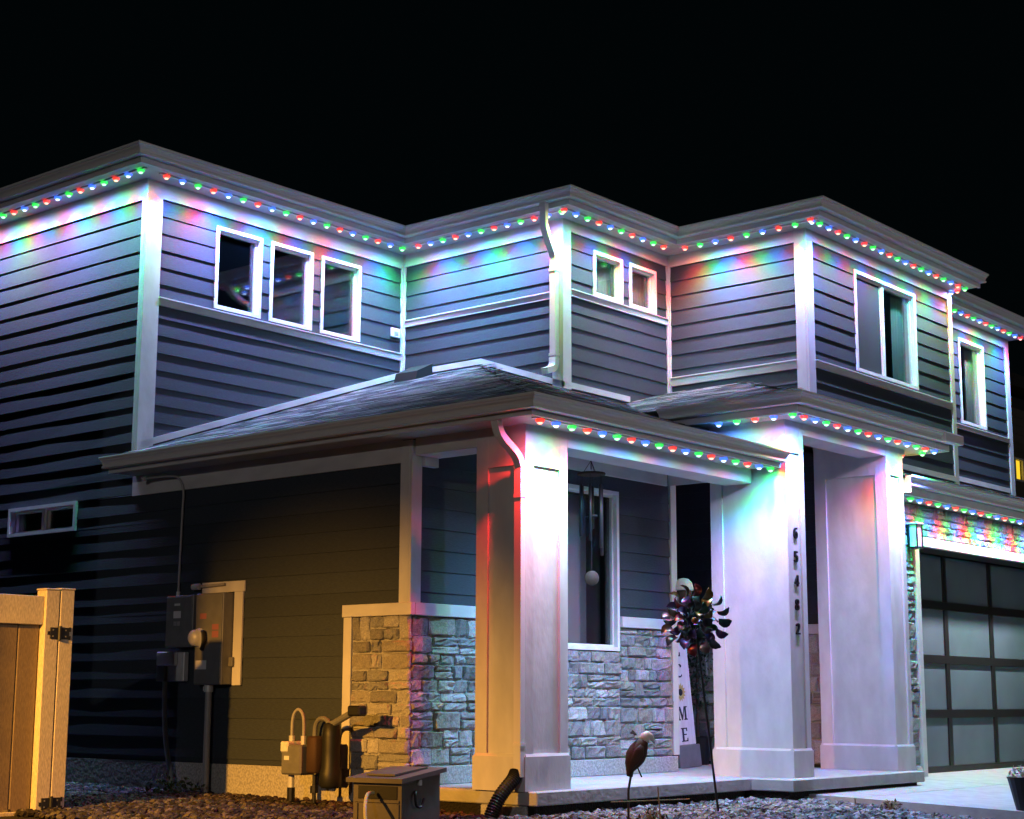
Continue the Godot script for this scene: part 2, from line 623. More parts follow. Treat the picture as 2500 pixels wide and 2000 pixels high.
func setting():
	var st := mb(true)
	var n := 60
	var xs := []
	var zs := []
	for i in range(0, 41): xs.append(-12.0 + i * 0.7)
	for i in range(0, 41): zs.append(-9.0 + i * 0.6)
	xs = [-150.0, -40.0] + xs + [60.0, 160.0]
	zs = [-150.0, -40.0] + zs + [40.0, 150.0]
	var nz := FastNoiseLite.new()
	nz.frequency = 0.6; nz.seed = 3
	for i in xs.size() - 1:
		for j in zs.size() - 1:
			var q := []
			for p in [[i, j], [i + 1, j], [i + 1, j + 1], [i, j + 1]]:
				var x: float = xs[p[0]]
				var z: float = zs[p[1]]
				q.append(Vector3(x, ground_y(x, z) - 0.012 + 0.012 * nz.get_noise_2d(x * 3.0, z * 3.0), z))
			quad(st, q[0], q[1], q[2], q[3], Vector3.UP)
	var g := part("ground", st, M.soil)
	g.set_meta("kind", "structure")
	# driveway: a slab that falls gently to the street, with joints
	var zz := [4.6, 5.9, 7.5, 10.5, 13.5, 17.0]
	var root := Node3D.new(); root.name = "driveway"; root.set_meta("kind", "structure"); add_child(root)
	for i in zz.size() - 1:
		for k in 3:
			var x0: float = [3.45, 6.6, 9.75][k] + 0.006
			var x1: float = [6.6, 9.75, 12.9][k] - 0.006
			var s := mb()
			var y0 := drive_y(zz[i])
			var y1 := drive_y(zz[i + 1])
			var a := Vector3(x0, y0, zz[i] + 0.006); var b := Vector3(x1, y0, zz[i] + 0.006)
			var c := Vector3(x1, y1, zz[i + 1] - 0.006); var d := Vector3(x0, y1, zz[i + 1] - 0.006)
			var dn := Vector3(0, 0.13, 0)
			quad(s, a, b, c, d, Vector3.UP)
			quad(s, a, d, d - dn, a - dn, Vector3.LEFT)
			quad(s, b, c, c - dn, b - dn, Vector3.RIGHT)
			quad(s, d, c, c - dn, d - dn, Vector3.BACK)
			quad(s, a, b, b - dn, a - dn, Vector3.FORWARD)
			part("slab", s, M.concrete, root)
	# porch slab and its step out in front of the entry
	var ps := Node3D.new(); ps.name = "porch_slab"; ps.set_meta("kind", "structure"); add_child(ps)
	box("slab", Vector3(0.02, -0.795, 3.60), Vector3(3.08, -0.690, 5.07), M.concrete, ps, 0.008)
	box("slab", Vector3(3.083, -0.795, 1.6), Vector3(5.66, -0.690, 5.50), M.concrete, ps, 0.008)
	box("footing", Vector3(0.05, -1.02, 3.64), Vector3(3.05, -0.798, 5.02), M.soil, ps)
	box("footing", Vector3(3.12, -1.02, 1.64), Vector3(5.60, -0.798, 5.44), M.soil, ps)
	gravel_beds()

func drive_y(z: float) -> float:
	return -0.802 - 0.032 * (z - 4.6) - 0.02 * maxf(0.0, z - 7.5)

func rock_mesh(sd: int) -> ArrayMesh:
	var r := RandomNumberGenerator.new()
	r.seed = sd
	var s := SphereMesh.new()
	s.radius = 0.5; s.height = 1.0; s.radial_segments = 7; s.rings = 4
	var arr := s.get_mesh_arrays()
	var v: PackedVector3Array = arr[Mesh.ARRAY_VERTEX]
	var nz := FastNoiseLite.new()
	nz.seed = sd; nz.frequency = 1.3
	for i in v.size():
		v[i] = v[i] * (1.0 + 0.75 * nz.get_noise_3dv(v[i] * 1.7))
	var st := SurfaceTool.new()
	st.begin(Mesh.PRIMITIVE_TRIANGLES)
	st.set_smooth_group(-1)
	var idx: PackedInt32Array = arr[Mesh.ARRAY_INDEX]
	for i in idx:
		st.add_vertex(v[i])
	st.generate_normals()
	return st.commit()

func scatter(called: String, label: String, boxes: Array, per: float, s0: float, s1: float, tones: Array, sd: int):
	var r := RandomNumberGenerator.new()
	r.seed = sd
	var root := Node3D.new()
	root.name = called
	root.set_meta("kind", "stuff"); root.set_meta("label", label); root.set_meta("category", "gravel")
	add_child(root)
	for v in 3:
		var where := []
		var tint := []
		for b in boxes:
			var n := int(per / 3.0 * b.size.x * b.size.y)
			for i in n:
				var x: float = b.position.x + r.randf() * b.size.x
				var z: float = b.position.y + r.randf() * b.size.y
				var s := r.randf_range(s0, s1)
				var t := Transform3D(Basis.from_euler(Vector3(r.randf_range(-0.5, 0.5), r.randf() * TAU, r.randf_range(-0.5, 0.5))).scaled(Vector3(1, 1, 1)), Vector3.ZERO)
				t.basis = t.basis * Basis.from_scale(Vector3(s * r.randf_range(0.9, 1.4), s * r.randf_range(0.5, 0.8), s))
				t.origin = Vector3(x, ground_y(x, z) + s * 0.15 + r.randf() * 0.012, z)
				where.append(t)
				var c: Array = tones[r.randi() % tones.size()]
				var k := r.randf_range(0.75, 1.2)
				tint.append(Color(c[0] * k, c[1] * k, c[2] * k))
		var mm := MultiMesh.new()
		mm.transform_format = MultiMesh.TRANSFORM_3D
		mm.use_colors = true
		mm.mesh = rock_mesh(sd * 10 + v)
		mm.instance_count = where.size()
		for i in where.size():
			mm.set_instance_transform(i, where[i])
			mm.set_instance_color(i, tint[i])
		var o := MultiMeshInstance3D.new()
		o.name = "pebbles" if v == 0 else "pebbles_%03d" % v
		o.multimesh = mm
		o.material_override = M.rock
		o.set_meta("kind", "stuff")
		root.add_child(o)

func gravel_beds():
	var grey := [[0.26, 0.27, 0.29], [0.14, 0.15, 0.16], [0.42, 0.42, 0.42], [0.07, 0.07, 0.08], [0.22, 0.22, 0.22]]
	var brown := [[0.030, 0.024, 0.018], [0.065, 0.052, 0.038], [0.018, 0.014, 0.011], [0.14, 0.12, 0.09]]
	scatter("gravel", "grey crushed rock bed in front of the porch slab and beside the driveway", [Rect2(-0.6, 5.02, 3.66, 3.6), Rect2(3.06, 5.46, 0.38, 3.2)], 520.0, 0.04, 0.085, grey, 21)
	scatter("side_gravel", "blue grey rock along the side wall beyond the fence", [Rect2(-3.2, -3.4, 3.16, 4.3)], 420.0, 0.035, 0.07, grey, 22)
	scatter("mulch", "brown bark and stone mulch below the gas meter", [Rect2(-2.6, 0.9, 2.58, 2.7), Rect2(-2.6, 3.6, 2.55, 2.2)], 520.0, 0.03, 0.065, brown, 23)

# ==================================================================== the house
func V2(a: Array) -> Array:
	var out := []
	for p in a:
		out.append(Vector2(p[0], p[1]))
	return out

func eave(pts: Array, y_top: float, o: float, y_soffit: float):
	var nn := normals_of(pts, 1.0)
	for i in nn.size():
		# outwards is west (-x) or south (+z)
		pass
	var st := mb()
	sweep(st, pts, nn, V2([[0.0, y_soffit], [o - 0.155, y_soffit], [o - 0.155, y_soffit + 0.016], [0.0, y_soffit + 0.016]]))
	part("soffit", st, M.soffit, house)
	st = mb()
	sweep(st, pts, nn, V2([[o - 0.154, y_soffit - 0.012], [o - 0.122, y_soffit - 0.012], [o - 0.122, y_top - 0.012], [o - 0.154, y_top - 0.012]]))
	part("fascia", st, M.trim, house)
	st = mb()
	sweep(st, pts, nn, V2([[o - 0.120, y_top - 0.104], [o - 0.050, y_top - 0.108], [o - 0.038, y_top - 0.104], [o - 0.036, y_top - 0.090], [o - 0.048, y_top - 0.084], [o - 0.050, y_top - 0.070], [o - 0.040, y_top - 0.050], [o - 0.022, y_top - 0.036], [o - 0.016, y_top - 0.024], [o - 0.002, y_top - 0.022], [o + 0.002, y_top - 0.010], [o, y_top], [o - 0.014, y_top], [o - 0.016, y_top - 0.012], [o - 0.120, y_top - 0.012]]))
	part("gutter", st, M.gutter, house)

func frieze(pts: Array, y0: float, y1: float):
	var st := mb()
	sweep(st, pts, normals_of(pts, 1.0), V2([[0.001, y0], [0.026, y0], [0.026, y1], [0.001, y1]]))
	part("frieze", st, M.trim, house)

func roof_plane(called: String, pts: Array, mat_: Material, thick := 0.03) -> MeshInstance3D:
	var flat := PackedVector2Array()
	for p in pts:
		flat.append(Vector2(p.x, p.z))
	var st := mb()
	var idx := Geometry2D.triangulate_polygon(flat)
	var dn := Vector3(0, -thick, 0)
	for k in range(0, idx.size(), 3):
		tri(st, pts[idx[k]], pts[idx[k + 1]], pts[idx[k + 2]], Vector3.UP)
		tri(st, pts[idx[k]] + dn, pts[idx[k + 1]] + dn, pts[idx[k + 2]] + dn, Vector3.DOWN)
	var c := Vector3.ZERO
	for p in pts:
		c += p
	c /= pts.size()
	for k in pts.size():
		var a: Vector3 = pts[k]
		var b: Vector3 = pts[(k + 1) % pts.size()]
		quad(st, a, b, b + dn, a + dn, (a + b) / 2.0 - c)
	return part(called, st, mat_, house)

# shingle courses on a roof plane: origin at an eave corner, along the eave, up the slope
func shingles(roof: Node, pts: Array, o: Vector3, along: Vector3, up: Vector3, w: float, l: float):
	var flat := PackedVector2Array()
	for p in pts:
		flat.append(Vector2(p.x, p.z))
	var nrm := along.cross(up).normalized()
	if nrm.y < 0:
		nrm = -nrm
	var sts := [mb(), mb(), mb()]
	var rows := int(l / 0.14) + 1
	for r in rows:
		var x := -rng.randf() * 0.25
		while x < w:
			var tw := rng.randf_range(0.14, 0.32)
			var c := o + along * (x + tw / 2) + up * (r * 0.14 + 0.07)
			if Geometry2D.is_point_in_polygon(Vector2(c.x, c.z), flat):
				var t := rng.randf_range(0.002, 0.006)
				var a := o + along * (x + 0.003) + up * (r * 0.14 - 0.006)
				var b := o + along * (x + tw - 0.003) + up * (r * 0.14 - 0.006)
				var d := a + up * 0.16
				var e := b + up * 0.16
				var st: SurfaceTool = sts[rng.randi() % 3]
				var n0 := nrm * (0.003 + t)
				var n1 := nrm * 0.003
				quad(st, a + n0, b + n0, e + n1, d + n1, nrm)
				quad(st, a + n0, b + n0, b, a, -up)
				quad(st, a + n0, d + n1, d, a, -along)
				quad(st, b + n0, e + n1, e, b, along)
			x += tw
	for i in 3:
		var s := part("shingles", sts[i], M.shingle[i], roof)
		s.set_meta("kind", "stuff")

# a step flashing that climbs along the line a-b on a wall whose outward direction is n
func flashing(a: Vector3, b: Vector3, n: Vector3, h := 0.065):
	var st := mb()
	var up := Vector3.UP * h
	var o := n * 0.030
	var i := n * 0.002
	var c := (a + b + up + o) / 2.0
	quad(st, a + o, b + o, b + o + up, a + o + up, n)
	quad(st, a + i + up, b + i + up, b + o + up, a + o + up, Vector3.UP)
	quad(st, a + i, b + i, b + o, a + o, Vector3.DOWN)
	quad(st, a + i, a + o, a + o + up, a + i + up, a - b)
	quad(st, b + i, b + o, b + o + up, b + i + up, b - a)
	part("flashing", st, M.trim, house)

func hip(x0: float, x1: float, z0: float, z1: float, y: float, s: float):
	var half := minf(x1 - x0, z1 - z0) / 2.0
	var top := y + half * s
	var a := Vector3(x0, y, z0); var b := Vector3(x1, y, z0); var c := Vector3(x1, y, z1); var d := Vector3(x0, y, z1)
	var e: Vector3
	var f: Vector3
	var st := mb()
	if x1 - x0 > z1 - z0:
		e = Vector3(x0 + half, top, (z0 + z1) / 2); f = Vector3(x1 - half, top, (z0 + z1) / 2)
		quad(st, a, b, f, e, Vector3(0, 1, -1)); quad(st, d, c, f, e, Vector3(0, 1, 1))
		tri(st, a, d, e, Vector3(-1, 1, 0)); tri(st, b, c, f, Vector3(1, 1, 0))
	else:
		e = Vector3((x0 + x1) / 2, top, z0 + half); f = Vector3((x0 + x1) / 2, top, z1 - half)
		quad(st, a, d, f, e, Vector3(-1, 1, 0)); quad(st, b, c, f, e, Vector3(1, 1, 0))
		tri(st, a, b, e, Vector3(0, 1, -1)); tri(st, d, c, f, Vector3(0, 1, 1))
	quad(st, a, b, c, d, Vector3.DOWN)
	part("roof", st, M.shingle[1], house)

func corner(x: float, z: float, y0: float, y1: float, wf: float, ws: float):
	# an outside corner: one board on the front face, one on the west face
	var st := mb()
	bx(st, Vector3(x - 0.030, y0, z), Vector3(x + wf, y1, z + 0.030), 0.003)
	bx(st, Vector3(x - 0.030, y0, z - ws), Vector3(x, y1, z - 0.001), 0.003)
	part("corner_board", st, M.post, house)

func build_house():
	house = thing("house", "two-storey house with dark lap siding, white trim, white porch columns and a glass garage door", "house")
	var YS := 5.2
	# ---- upper floor
	var up_line := V2([[0, -9], [0, 0], [3.75, 0], [3.75, 2.4], [5.77, 2.4], [5.77, 4.26], [9.475, 4.26]])
	var A := front(0.0)
	var W0 := side(0.0)
	var w1 := [Rect2(0.890, 4.022, 0.635, 0.893), Rect2(1.652, 4.022, 0.622, 0.893), Rect2(2.408, 4.022, 0.616, 0.893)]
	var wa := wall("wall", A, 0.0, 3.75, 2.2, YS, w1, M.sheath, house)
	siding(wa, A, 0.17, 3.70, 2.3, 5.03, 5.03, w1)
	for r in w1:
		window(A, r.position.x, r.end.x, r.position.y, r.end.y)
	band(A, 0.172, 3.697, 3.915, 4.010, house)
	# west wall runs the full height of the house
	var sw := [Rect2(-2.115, 1.675, 1.195, 0.302)]
	var ww := wall("wall", W0, -9.0, 3.74, -0.575, 2.2, sw, M.sheath, house)
	siding(ww, W0, -9.0, 3.0, -0.572, 0.786, 4.99, sw)
	siding(ww, W0, -9.0, 3.635, 0.786, 1.955, 4.99, sw)
	siding(ww, W0, -9.0, -0.001, 1.955, 2.2, 4.99, sw)
	var wu := wall("wall", W0, -9.0, 0.0, 2.2, YS, [], M.sheath, house)
	siding(wu, W0, -9.0, -0.052, 2.2, 4.99, 4.99)
	window(W0, -2.115, -0.92, 1.675, 1.977, [-1.535], 0.035, 0.040)
	corner(0.0, 0.0, 2.36, YS, 0.171, 0.052)
	# second block
	var WB := side(3.75)
	var B := front(2.4)
	var wb := wall("wall", WB, 0.0, 2.4, 2.6, YS, [], M.sheath, house)
	siding(wb, WB, 0.054, 2.28, 3.2, 5.05, 5.05)
	band(WB, 0.056, 2.284, 4.318, 4.405, house)
	box("corner_board", Vector3(3.697, 3.70, 0.001), Vector3(3.7495, YS, 0.030), M.post, house, 0.003)
	box("corner_board", Vector3(3.722, 3.70, 0.031), Vector3(3.7495, YS, 0.054), M.post, house, 0.003)
	var w2 := [Rect2(4.288, 4.442, 0.552, 0.520), Rect2(4.975, 4.442, 0.53, 0.520)]
	var wbf := wall("wall", B, 3.75, 5.77, 2.6, YS, w2, M.sheath, house)
	siding(wbf, B, 3.868, 5.725, 3.2, 5.075, 5.075, w2)
	for r in w2:
		var bw := window(B, r.position.x, r.end.x, r.position.y, r.end.y, [], 0.04)
		curtain(B, r.end.x - 0.26, r.end.x - 0.02, r.position.y, r.end.y, bw)
	band(B, 3.869, 5.724, 4.352, 4.440, house)
	corner(3.75, 2.4, 3.30, YS, 0.118, 0.12)
	# third block
	var WC := side(5.77)
	var C := front(4.26)
	var wc := wall("wall", WC, 2.4, 4.26, 2.9, YS, [], M.sheath, house)
	siding(wc, WC, 2.45, 4.132, 3.4, 5.06, 5.06)
	band(WC, 2.45, 4.131, 3.620, 3.732, house)
	box("corner_board", Vector3(5.724, 3.42, 2.401), Vector3(5.7695, YS, 2.430), M.post, house, 0.003)
	box("corner_board", Vector3(5.742, 3.42, 2.431), Vector3(5.7695, YS, 2.450), M.post, house, 0.003)
	var w3 := [Rect2(6.86, 3.752, 1.56, 1.208)]
	var wcf := wall("wall", C, 5.77, 9.42, 2.2, YS, w3, M.sheath, house)
	siding(wcf, C, 5.88, 9.345, 2.5, 5.075, 5.075, w3)
	var cw := window(C, 6.86, 8.42, 3.752, 4.960, [7.60], 0.04)
	box("insect_screen", Vector3(6.925, 3.82, 4.232), Vector3(7.548, 4.893, 4.236), M.screen, cw)
	curtain(C, 8.12, 8.40, 3.76, 4.95, cw)
	band(C, 5.881, 9.344, 3.640, 3.734, house)
	corner(5.77, 4.26, 3.10, YS, 0.112, 0.128)
	box("corner_board", Vector3(9.345, 2.6, 4.261), Vector3(9.449, YS, 4.290), M.post, house, 0.003)
	wall("wall", side_east(9.42), 3.65, 4.26, 2.2, YS, [], M.sheath, house)
	# fourth block, set back
	var D := front(3.65)
	var w4 := [Rect2(10.98, 3.752, 0.81, 1.20)]
	var wd := wall("wall", D, 9.42, 12.63, 2.2, YS, w4, M.sheath, house)
	siding(wd, D, 9.45, 12.53, 2.5, 5.06, 5.06, w4)
	var dwn := window(D, 10.98, 11.79, 3.752, 4.952, [], 0.04)
	curtain(D, 11.48, 11.78, 3.76, 4.94, dwn)
	band(D, 9.45, 12.53, 3.660, 3.735, house)
	box("corner_board", Vector3(12.53, 2.7, 3.651), Vector3(12.66, YS, 3.680), M.post, house, 0.003)
	wall("wall", side_east(12.63), -9.0, 3.65, -0.8, YS, [], M.sheath, house)
	wall("wall", back(-9.0), 0.0, 12.63, -0.8, YS, [], M.sheath, house)
	# eaves, friezes and roofs
	eave(up_line, 5.35, 0.54, YS)
	eave(V2([[9.45, 3.65], [12.74, 3.65]]), 5.35, 0.54, YS)
	frieze(V2([[0, -9], [0, -0.053]]), 4.990, YS)
	frieze(V2([[0.172, 0], [3.696, 0]]), 5.030, YS)
	frieze(V2([[3.75, 0.056], [3.75, 2.278]]), 5.050, YS)
	frieze(V2([[3.869, 2.4], [5.723, 2.4]]), 5.075, YS)
	frieze(V2([[5.77, 2.452], [5.77, 4.131]]), 5.060, YS)
	frieze(V2([[5.883, 4.26], [9.344, 4.26]]), 5.075, YS)
	frieze(V2([[9.451, 3.65], [12.529, 3.65]]), 5.060, YS)
	hip(-0.40, 12.72, -9.4, 0.40, 5.33, 0.30)
	hip(3.35, 12.72, -5.0, 2.80, 5.33, 0.30)
	hip(5.37, 9.46, -1.0, 4.66, 5.33, 0.30)
	hip(8.9, 12.72, -2.0, 4.05, 5.33, 0.30)
	lower_walls()
	porch()
	entry()
	garage()
	downspouts()

func lower_walls():
	# foundation under the west wall
	box("foundation", Vector3(-0.012, -1.3, -9.0), Vector3(0.2, -0.576, 3.72), M.footing, house)
	# corner between the west wall and the porch wall
	box("corner_board", Vector3(-0.030, 0.787, 3.636), Vector3(-0.001, 2.14, 3.740), M.post, house, 0.003)
	box("corner_board", Vector3(-0.030, 0.787, 3.741), Vector3(0.096, 2.14, 3.770), M.post, house, 0.003)
	# stone corner with its white cap and edge board
	box("edge_board", Vector3(-0.034, -0.572, 2.996), Vector3(-0.0005, 0.683, 3.092), M.post, house, 0.003)
	box("stone_cap", Vector3(-0.055, 0.684, 2.996), Vector3(-0.0005, 0.786, 3.802), M.trim, house, 0.004)
	var sb := wall("stone_wall", side(0.0), 3.092, 3.755, -0.572, 0.683, [], M.mortar, house, 0.0)
	sb.queue_free()
	var m1 := mb()
	prism(m1, side(0.0), 3.093, 3.752, rect(0.0, 0.012, -0.574, 0.683))
	var s1 := part("stone_veneer", m1, M.mortar, house)
	stones(s1, side(-0.012), 3.094, 3.775, -0.574, 0.683, 0.9)
	# porch wall
	var F := front(3.74)
	var win := [Rect2(1.62, 0.459, 1.262, 1.528)]
	var wf := wall("wall", F, 0.0, 3.81, -0.69, 2.36, win, M.sheath, house)
	siding(wf, F, 0.098, 1.62, 0.787, 2.127, 2.127)
	siding(wf, F, 2.882, 3.762, 0.787, 2.127, 2.127)
	siding(wf, F, 1.62, 2.882, 1.987, 2.127, 2.127)
	var pw := window(F, 1.62, 2.882, 0.459, 1.987, [], 0.036, 0.030, 0.030)
	box("blind", Vector3(1.69, 0.53, 3.575), Vector3(2.60, 1.93, 3.58), M.blind, pw)
	box("frieze", Vector3(0.27, 2.128, 3.741), Vector3(3.72, 2.36, 3.768), M.trim, house, 0.003)
	box("beam_block", Vector3(0.098, 1.930, 3.741), Vector3(0.268, 2.045, 3.80), M.trim, house, 0.003)
	box("corner_board", Vector3(3.762, -0.53, 3.741), Vector3(3.862, 2.36, 3.772), M.post, house, 0.003)
	box("corner_board", Vector3(3.832, -0.53, 3.60), Vector3(3.862, 2.36, 3.740), M.post, house, 0.003)
	box("stone_cap", Vector3(-0.0, 0.684, 3.7405), Vector3(1.619, 0.786, 3.802), M.trim, house, 0.004)
	box("stone_cap", Vector3(2.883, 0.684, 3.7405), Vector3(3.760, 0.786, 3.802), M.trim, house, 0.004)
	var m2 := mb()
	for r in cut(0.0, 3.76, -0.55, 0.683, [Rect2(1.61, 0.45, 1.28, 1.0)]):
		prism(m2, F, r[0], r[1], rect(0.0, 0.012, r[2], r[3]))
	var s2 := part("stone_veneer", m2, M.mortar, house)
	var G := front(3.752)
	stones(s2, G, 0.0, 1.612, -0.535, 0.683, 0.98)
	stones(s2, G, 1.612, 2.888, -0.535, 0.452, 0.95)
	stones(s2, G, 2.888, 3.758, -0.535, 0.683, 0.95)
	box("plinth", Vector3(0.0, -0.689, 3.741), Vector3(3.81, -0.54, 3.79), M.footing, house, 0.005)
	# recess behind the wing walls: return wall, door wall, garage side wall
	wall("wall", side_east(3.81), 1.6, 3.60, -0.69, 2.75, [], M.sheath, house)
	var dw := wall("wall", front(1.6), 3.81, 5.77, -0.69, 2.75, [], M.sheath, house)
	siding(dw, front(1.6), 3.82, 5.75, 0.8, 2.7, 2.7)
	var gw := wall("wall", side(5.77), 1.6, 4.9, -0.69, 2.75, [], M.sheath, house)
	siding(gw, side(5.77), 1.62, 4.5, 0.81, 2.7, 2.7)
	box("stone_cap", Vector3(5.71, 0.704, 1.62), Vector3(5.7695, 0.806, 4.5), M.trim, house, 0.004)
	var m3 := mb()
	prism(m3, side(5.77), 1.62, 4.5, rect(0.0, 0.012, -0.66, 0.703))
	var s3 := part("stone_veneer", m3, M.mortar, house)
	stones(s3, side(5.758), 2.2, 4.5, -0.66, 0.70, 1.7)
	box("ceiling", Vector3(3.40, 2.70, 1.6), Vector3(5.77, 2.74, 5.3), M.soffit, house)

# a boxed column or wing wall with recessed panels
func column(lo: Vector3, hi: Vector3, y_base: float, y_top: float, stile_x: float, stile_z: float) -> MeshInstance3D:
	var t := 0.020
	var core := mb()
	bx(core, lo + Vector3(t, 0, t), hi - Vector3(t, 0, t))
	var c := part("column", core, M.post, house)
	var faces := [[side(lo.x + t), lo.z, hi.z, stile_z], [side_east(hi.x - t), lo.z, hi.z, stile_z], [front(hi.z - t), lo.x, hi.x, stile_x], [back(lo.z + t), lo.x, hi.x, stile_x]]
	for i in 4:
		var f: Array = faces[i]
		var a: float = f[1] + (t if i < 2 else 0.0)
		var b: float = f[2] - (t if i < 2 else 0.0)
		var w: float = f[3]
		var st := mb()
		prism(st, f[0], a, a + w, rect(0.0, t, y_base + 0.02, hi.y))
		prism(st, f[0], b - w, b, rect(0.0, t, y_base + 0.02, hi.y))
		part("stile", st, M.post, c)
		st = mb()
		prism(st, f[0], a + w, b - w, rect(0.0, t - 0.001, y_top, hi.y))
		part("rail", st, M.post, c)
		st = mb()
		var p := 0.012 if i < 2 else 0.0
		prism(st, f[0], a - (0.0 if i < 2 else 0.014), b + (0.0 if i < 2 else 0.014), rect(0.0, t + 0.014, lo.y, y_base))
		prism(st, f[0], a, b, [Vector2(0, y_base), Vector2(t + 0.012, y_base), Vector2(t + 0.003, y_base + 0.02), Vector2(0, y_base + 0.02)])
		part("base_board", st, M.post, c)
	return c

func porch():
	var ZF := 4.97
	column(Vector3(0.0, -0.690, 4.46), Vector3(0.536, 2.155, ZF), -0.43, 1.83, 0.10, 0.10)
	box("pier", Vector3(0.02, -1.1, 4.50), Vector3(0.42, -0.80, 4.96), M.footing, house, 0.01)
	box("beam", Vector3(0.537, 2.022, 4.67), Vector3(3.369, 2.155, ZF), M.trim, house, 0.004)
	box("beam", Vector3(0.0, 2.010, 3.775), Vector3(0.28, 2.150, 4.459), M.trim, house, 0.004)
	box("ceiling", Vector3(0.28, 2.365, 3.745), Vector3(3.72, 2.385, 4.67), M.soffit, house)
	var st := mb()
	bx(st, Vector3(0.28, 2.156, 4.64), Vector3(3.36, 2.364, 4.669))
	bx(st, Vector3(3.72, 2.13, 3.80), Vector3(3.74, 2.75, 4.50))
	part("beam", st, M.trim, house)
	frieze(V2([[0, -0.012], [0, 3.635]]), 1.955, 2.15)
	var ends := V2([[0, 0.034], [0, ZF], [3.315, ZF]])
	eave(ends, 2.286, 0.47, 2.15)
	var s := 0.345
	var y0 := 2.275
	var e := 0.40
	var yr := y0 + (3.75 + e) * s
	var P := [Vector3(-e, y0, 0.034), Vector3(-e, y0, ZF + e), Vector3(3.75, yr, ZF + e - 4.15), Vector3(3.75, yr, 0.034)]
	var r1 := roof_plane("roof", P, M.deck)
	shingles(r1, P, Vector3(-e, y0, 0.034), Vector3(0, 0, 1), Vector3(1, s, 0).normalized(), 5.4, 4.5)
	var yz := func(x: float, z: float) -> Vector3: return Vector3(x, y0 + (ZF + e - z) * s, z)
	var Q := [yz.call(-e, ZF + e), yz.call(3.34, ZF + e), yz.call(3.34, 4.45), yz.call(5.76, 4.45), yz.call(5.76, 2.402), yz.call(3.752, 2.402), yz.call(3.752, ZF + e - 4.15)]
	var r2 := roof_plane("roof", Q, M.deck)
	shingles(r2, Q, Vector3(-e, y0, ZF + e), Vector3(1, 0, 0), Vector3(0, s, -1).normalized(), 6.2, 4.5)
	flashing(Vector3(0.02, y0 + (0.02 + e) * s + 0.02, 0), Vector3(3.72, y0 + (3.72 + e) * s + 0.02, 0), Vector3(0, 0, 1))
	flashing(Vector3(3.75, yr + 0.01, 0.03), Vector3(3.75, yr + 0.01, 1.25), Vector3(-1, 0, 0))
	flashing(Vector3(3.75, yr + 0.01, 1.25), Vector3(3.75, y0 + (ZF + e - 2.43) * s + 0.02, 2.43), Vector3(-1, 0, 0))
	flashing(Vector3(3.72, y0 + (ZF + e - 2.4) * s + 0.02, 2.4), Vector3(4.95, y0 + (ZF + e - 2.4) * s + 0.02, 2.4), Vector3(0, 0, 1))
	# low roof vent by the upper wall
	var v := mb()
	prism(v, func(u: float, y: float, d: float) -> Vector3: return Vector3(3.42 + d, y, u), 0.32, 0.66, [Vector2(-0.14, 3.52), Vector2(-0.11, 3.655), Vector2(0.14, 3.775), Vector2(0.14, 3.60)])
	part("roof_vent", v, M.plastic, house)

func entry():
	var ZE := 5.34
	column(Vector3(3.37, -0.690, 4.50), Vector3(3.70, 2.70, ZE), -0.45, 2.30, 0.075, 0.11)
	column(Vector3(5.39, -0.690, 4.50), Vector3(5.76, 2.70, ZE), -0.45, 2.30, 0.075, 0.11)
	box("beam", Vector3(3.701, 2.486, 5.04), Vector3(5.389, 2.70, ZE), M.trim, house, 0.004)
	var line := V2([[3.37, 4.20], [3.37, ZE], [5.84, ZE]])
	eave(line, 2.76, 0.46, 2.60)
	var x0 := 2.97
	var y0 := 2.75
	var zf := ZE + 0.40
	var sl := 0.286
	var sf := 0.345
	var yt := y0 + (5.768 - x0) * sl
	var zh := zf - (yt - y0) / sf
	var P := [Vector3(x0, y0, zf), Vector3(5.768, yt, zh), Vector3(5.768, yt, 2.402), Vector3(x0, y0, 2.402)]
	var r1 := roof_plane("roof", P, M.deck)
	shingles(r1, P, Vector3(x0, y0, 2.402), Vector3(0, 0, 1), Vector3(1, sl, 0).normalized(), 3.4, 3.0)
	var Q := [Vector3(x0, y0, zf), Vector3(6.25, y0, zf), Vector3(6.25, y0 + (zf - 4.262) * sf, 4.262), Vector3(5.772, y0 + (zf - 4.262) * sf, 4.262), Vector3(5.772, yt, zh)]
	var r2 := roof_plane("roof", Q, M.deck)
	shingles(r2, Q, Vector3(x0, y0, zf), Vector3(1, 0, 0), Vector3(0, sf, -1).normalized(), 3.3, 3.0)
	# east end of the entry roof
	box("soffit", Vector3(5.842, 2.60, 4.27), Vector3(6.145, 2.616, 5.64), M.soffit, house)
	box("fascia", Vector3(6.146, 2.588, 4.27), Vector3(6.178, 2.745, 5.66), M.trim, house)
	box("gutter", Vector3(5.842, 2.655, 5.702), Vector3(6.28, 2.757, 5.80), M.gutter, house, 0.01)
	box("fascia", Vector3(5.842, 2.588, 5.648), Vector3(6.17, 2.745, 5.680), M.trim, house)
	box("wall", Vector3(5.765, 2.55, 4.9), Vector3(5.84, 2.72, 5.33), M.trim, house)
	# house numbers down the front of the first wing wall
	var digits := ["6", "5", "4", "8", "2"]
	for i in 5:
		var tm := TextMesh.new()
		var f := SystemFont.new()
		f.font_names = PackedStringArray(["Droid Sans"])
		f.font_weight = 700
		tm.font = f
		tm.font_size = 40
		tm.pixel_size = 0.0036
		tm.depth = 0.014
		tm.text = digits[i]
		var o := part("house_number", tm, M.black, house)
		o.position = Vector3(3.535, 1.54 - i * 0.222, 5.328)

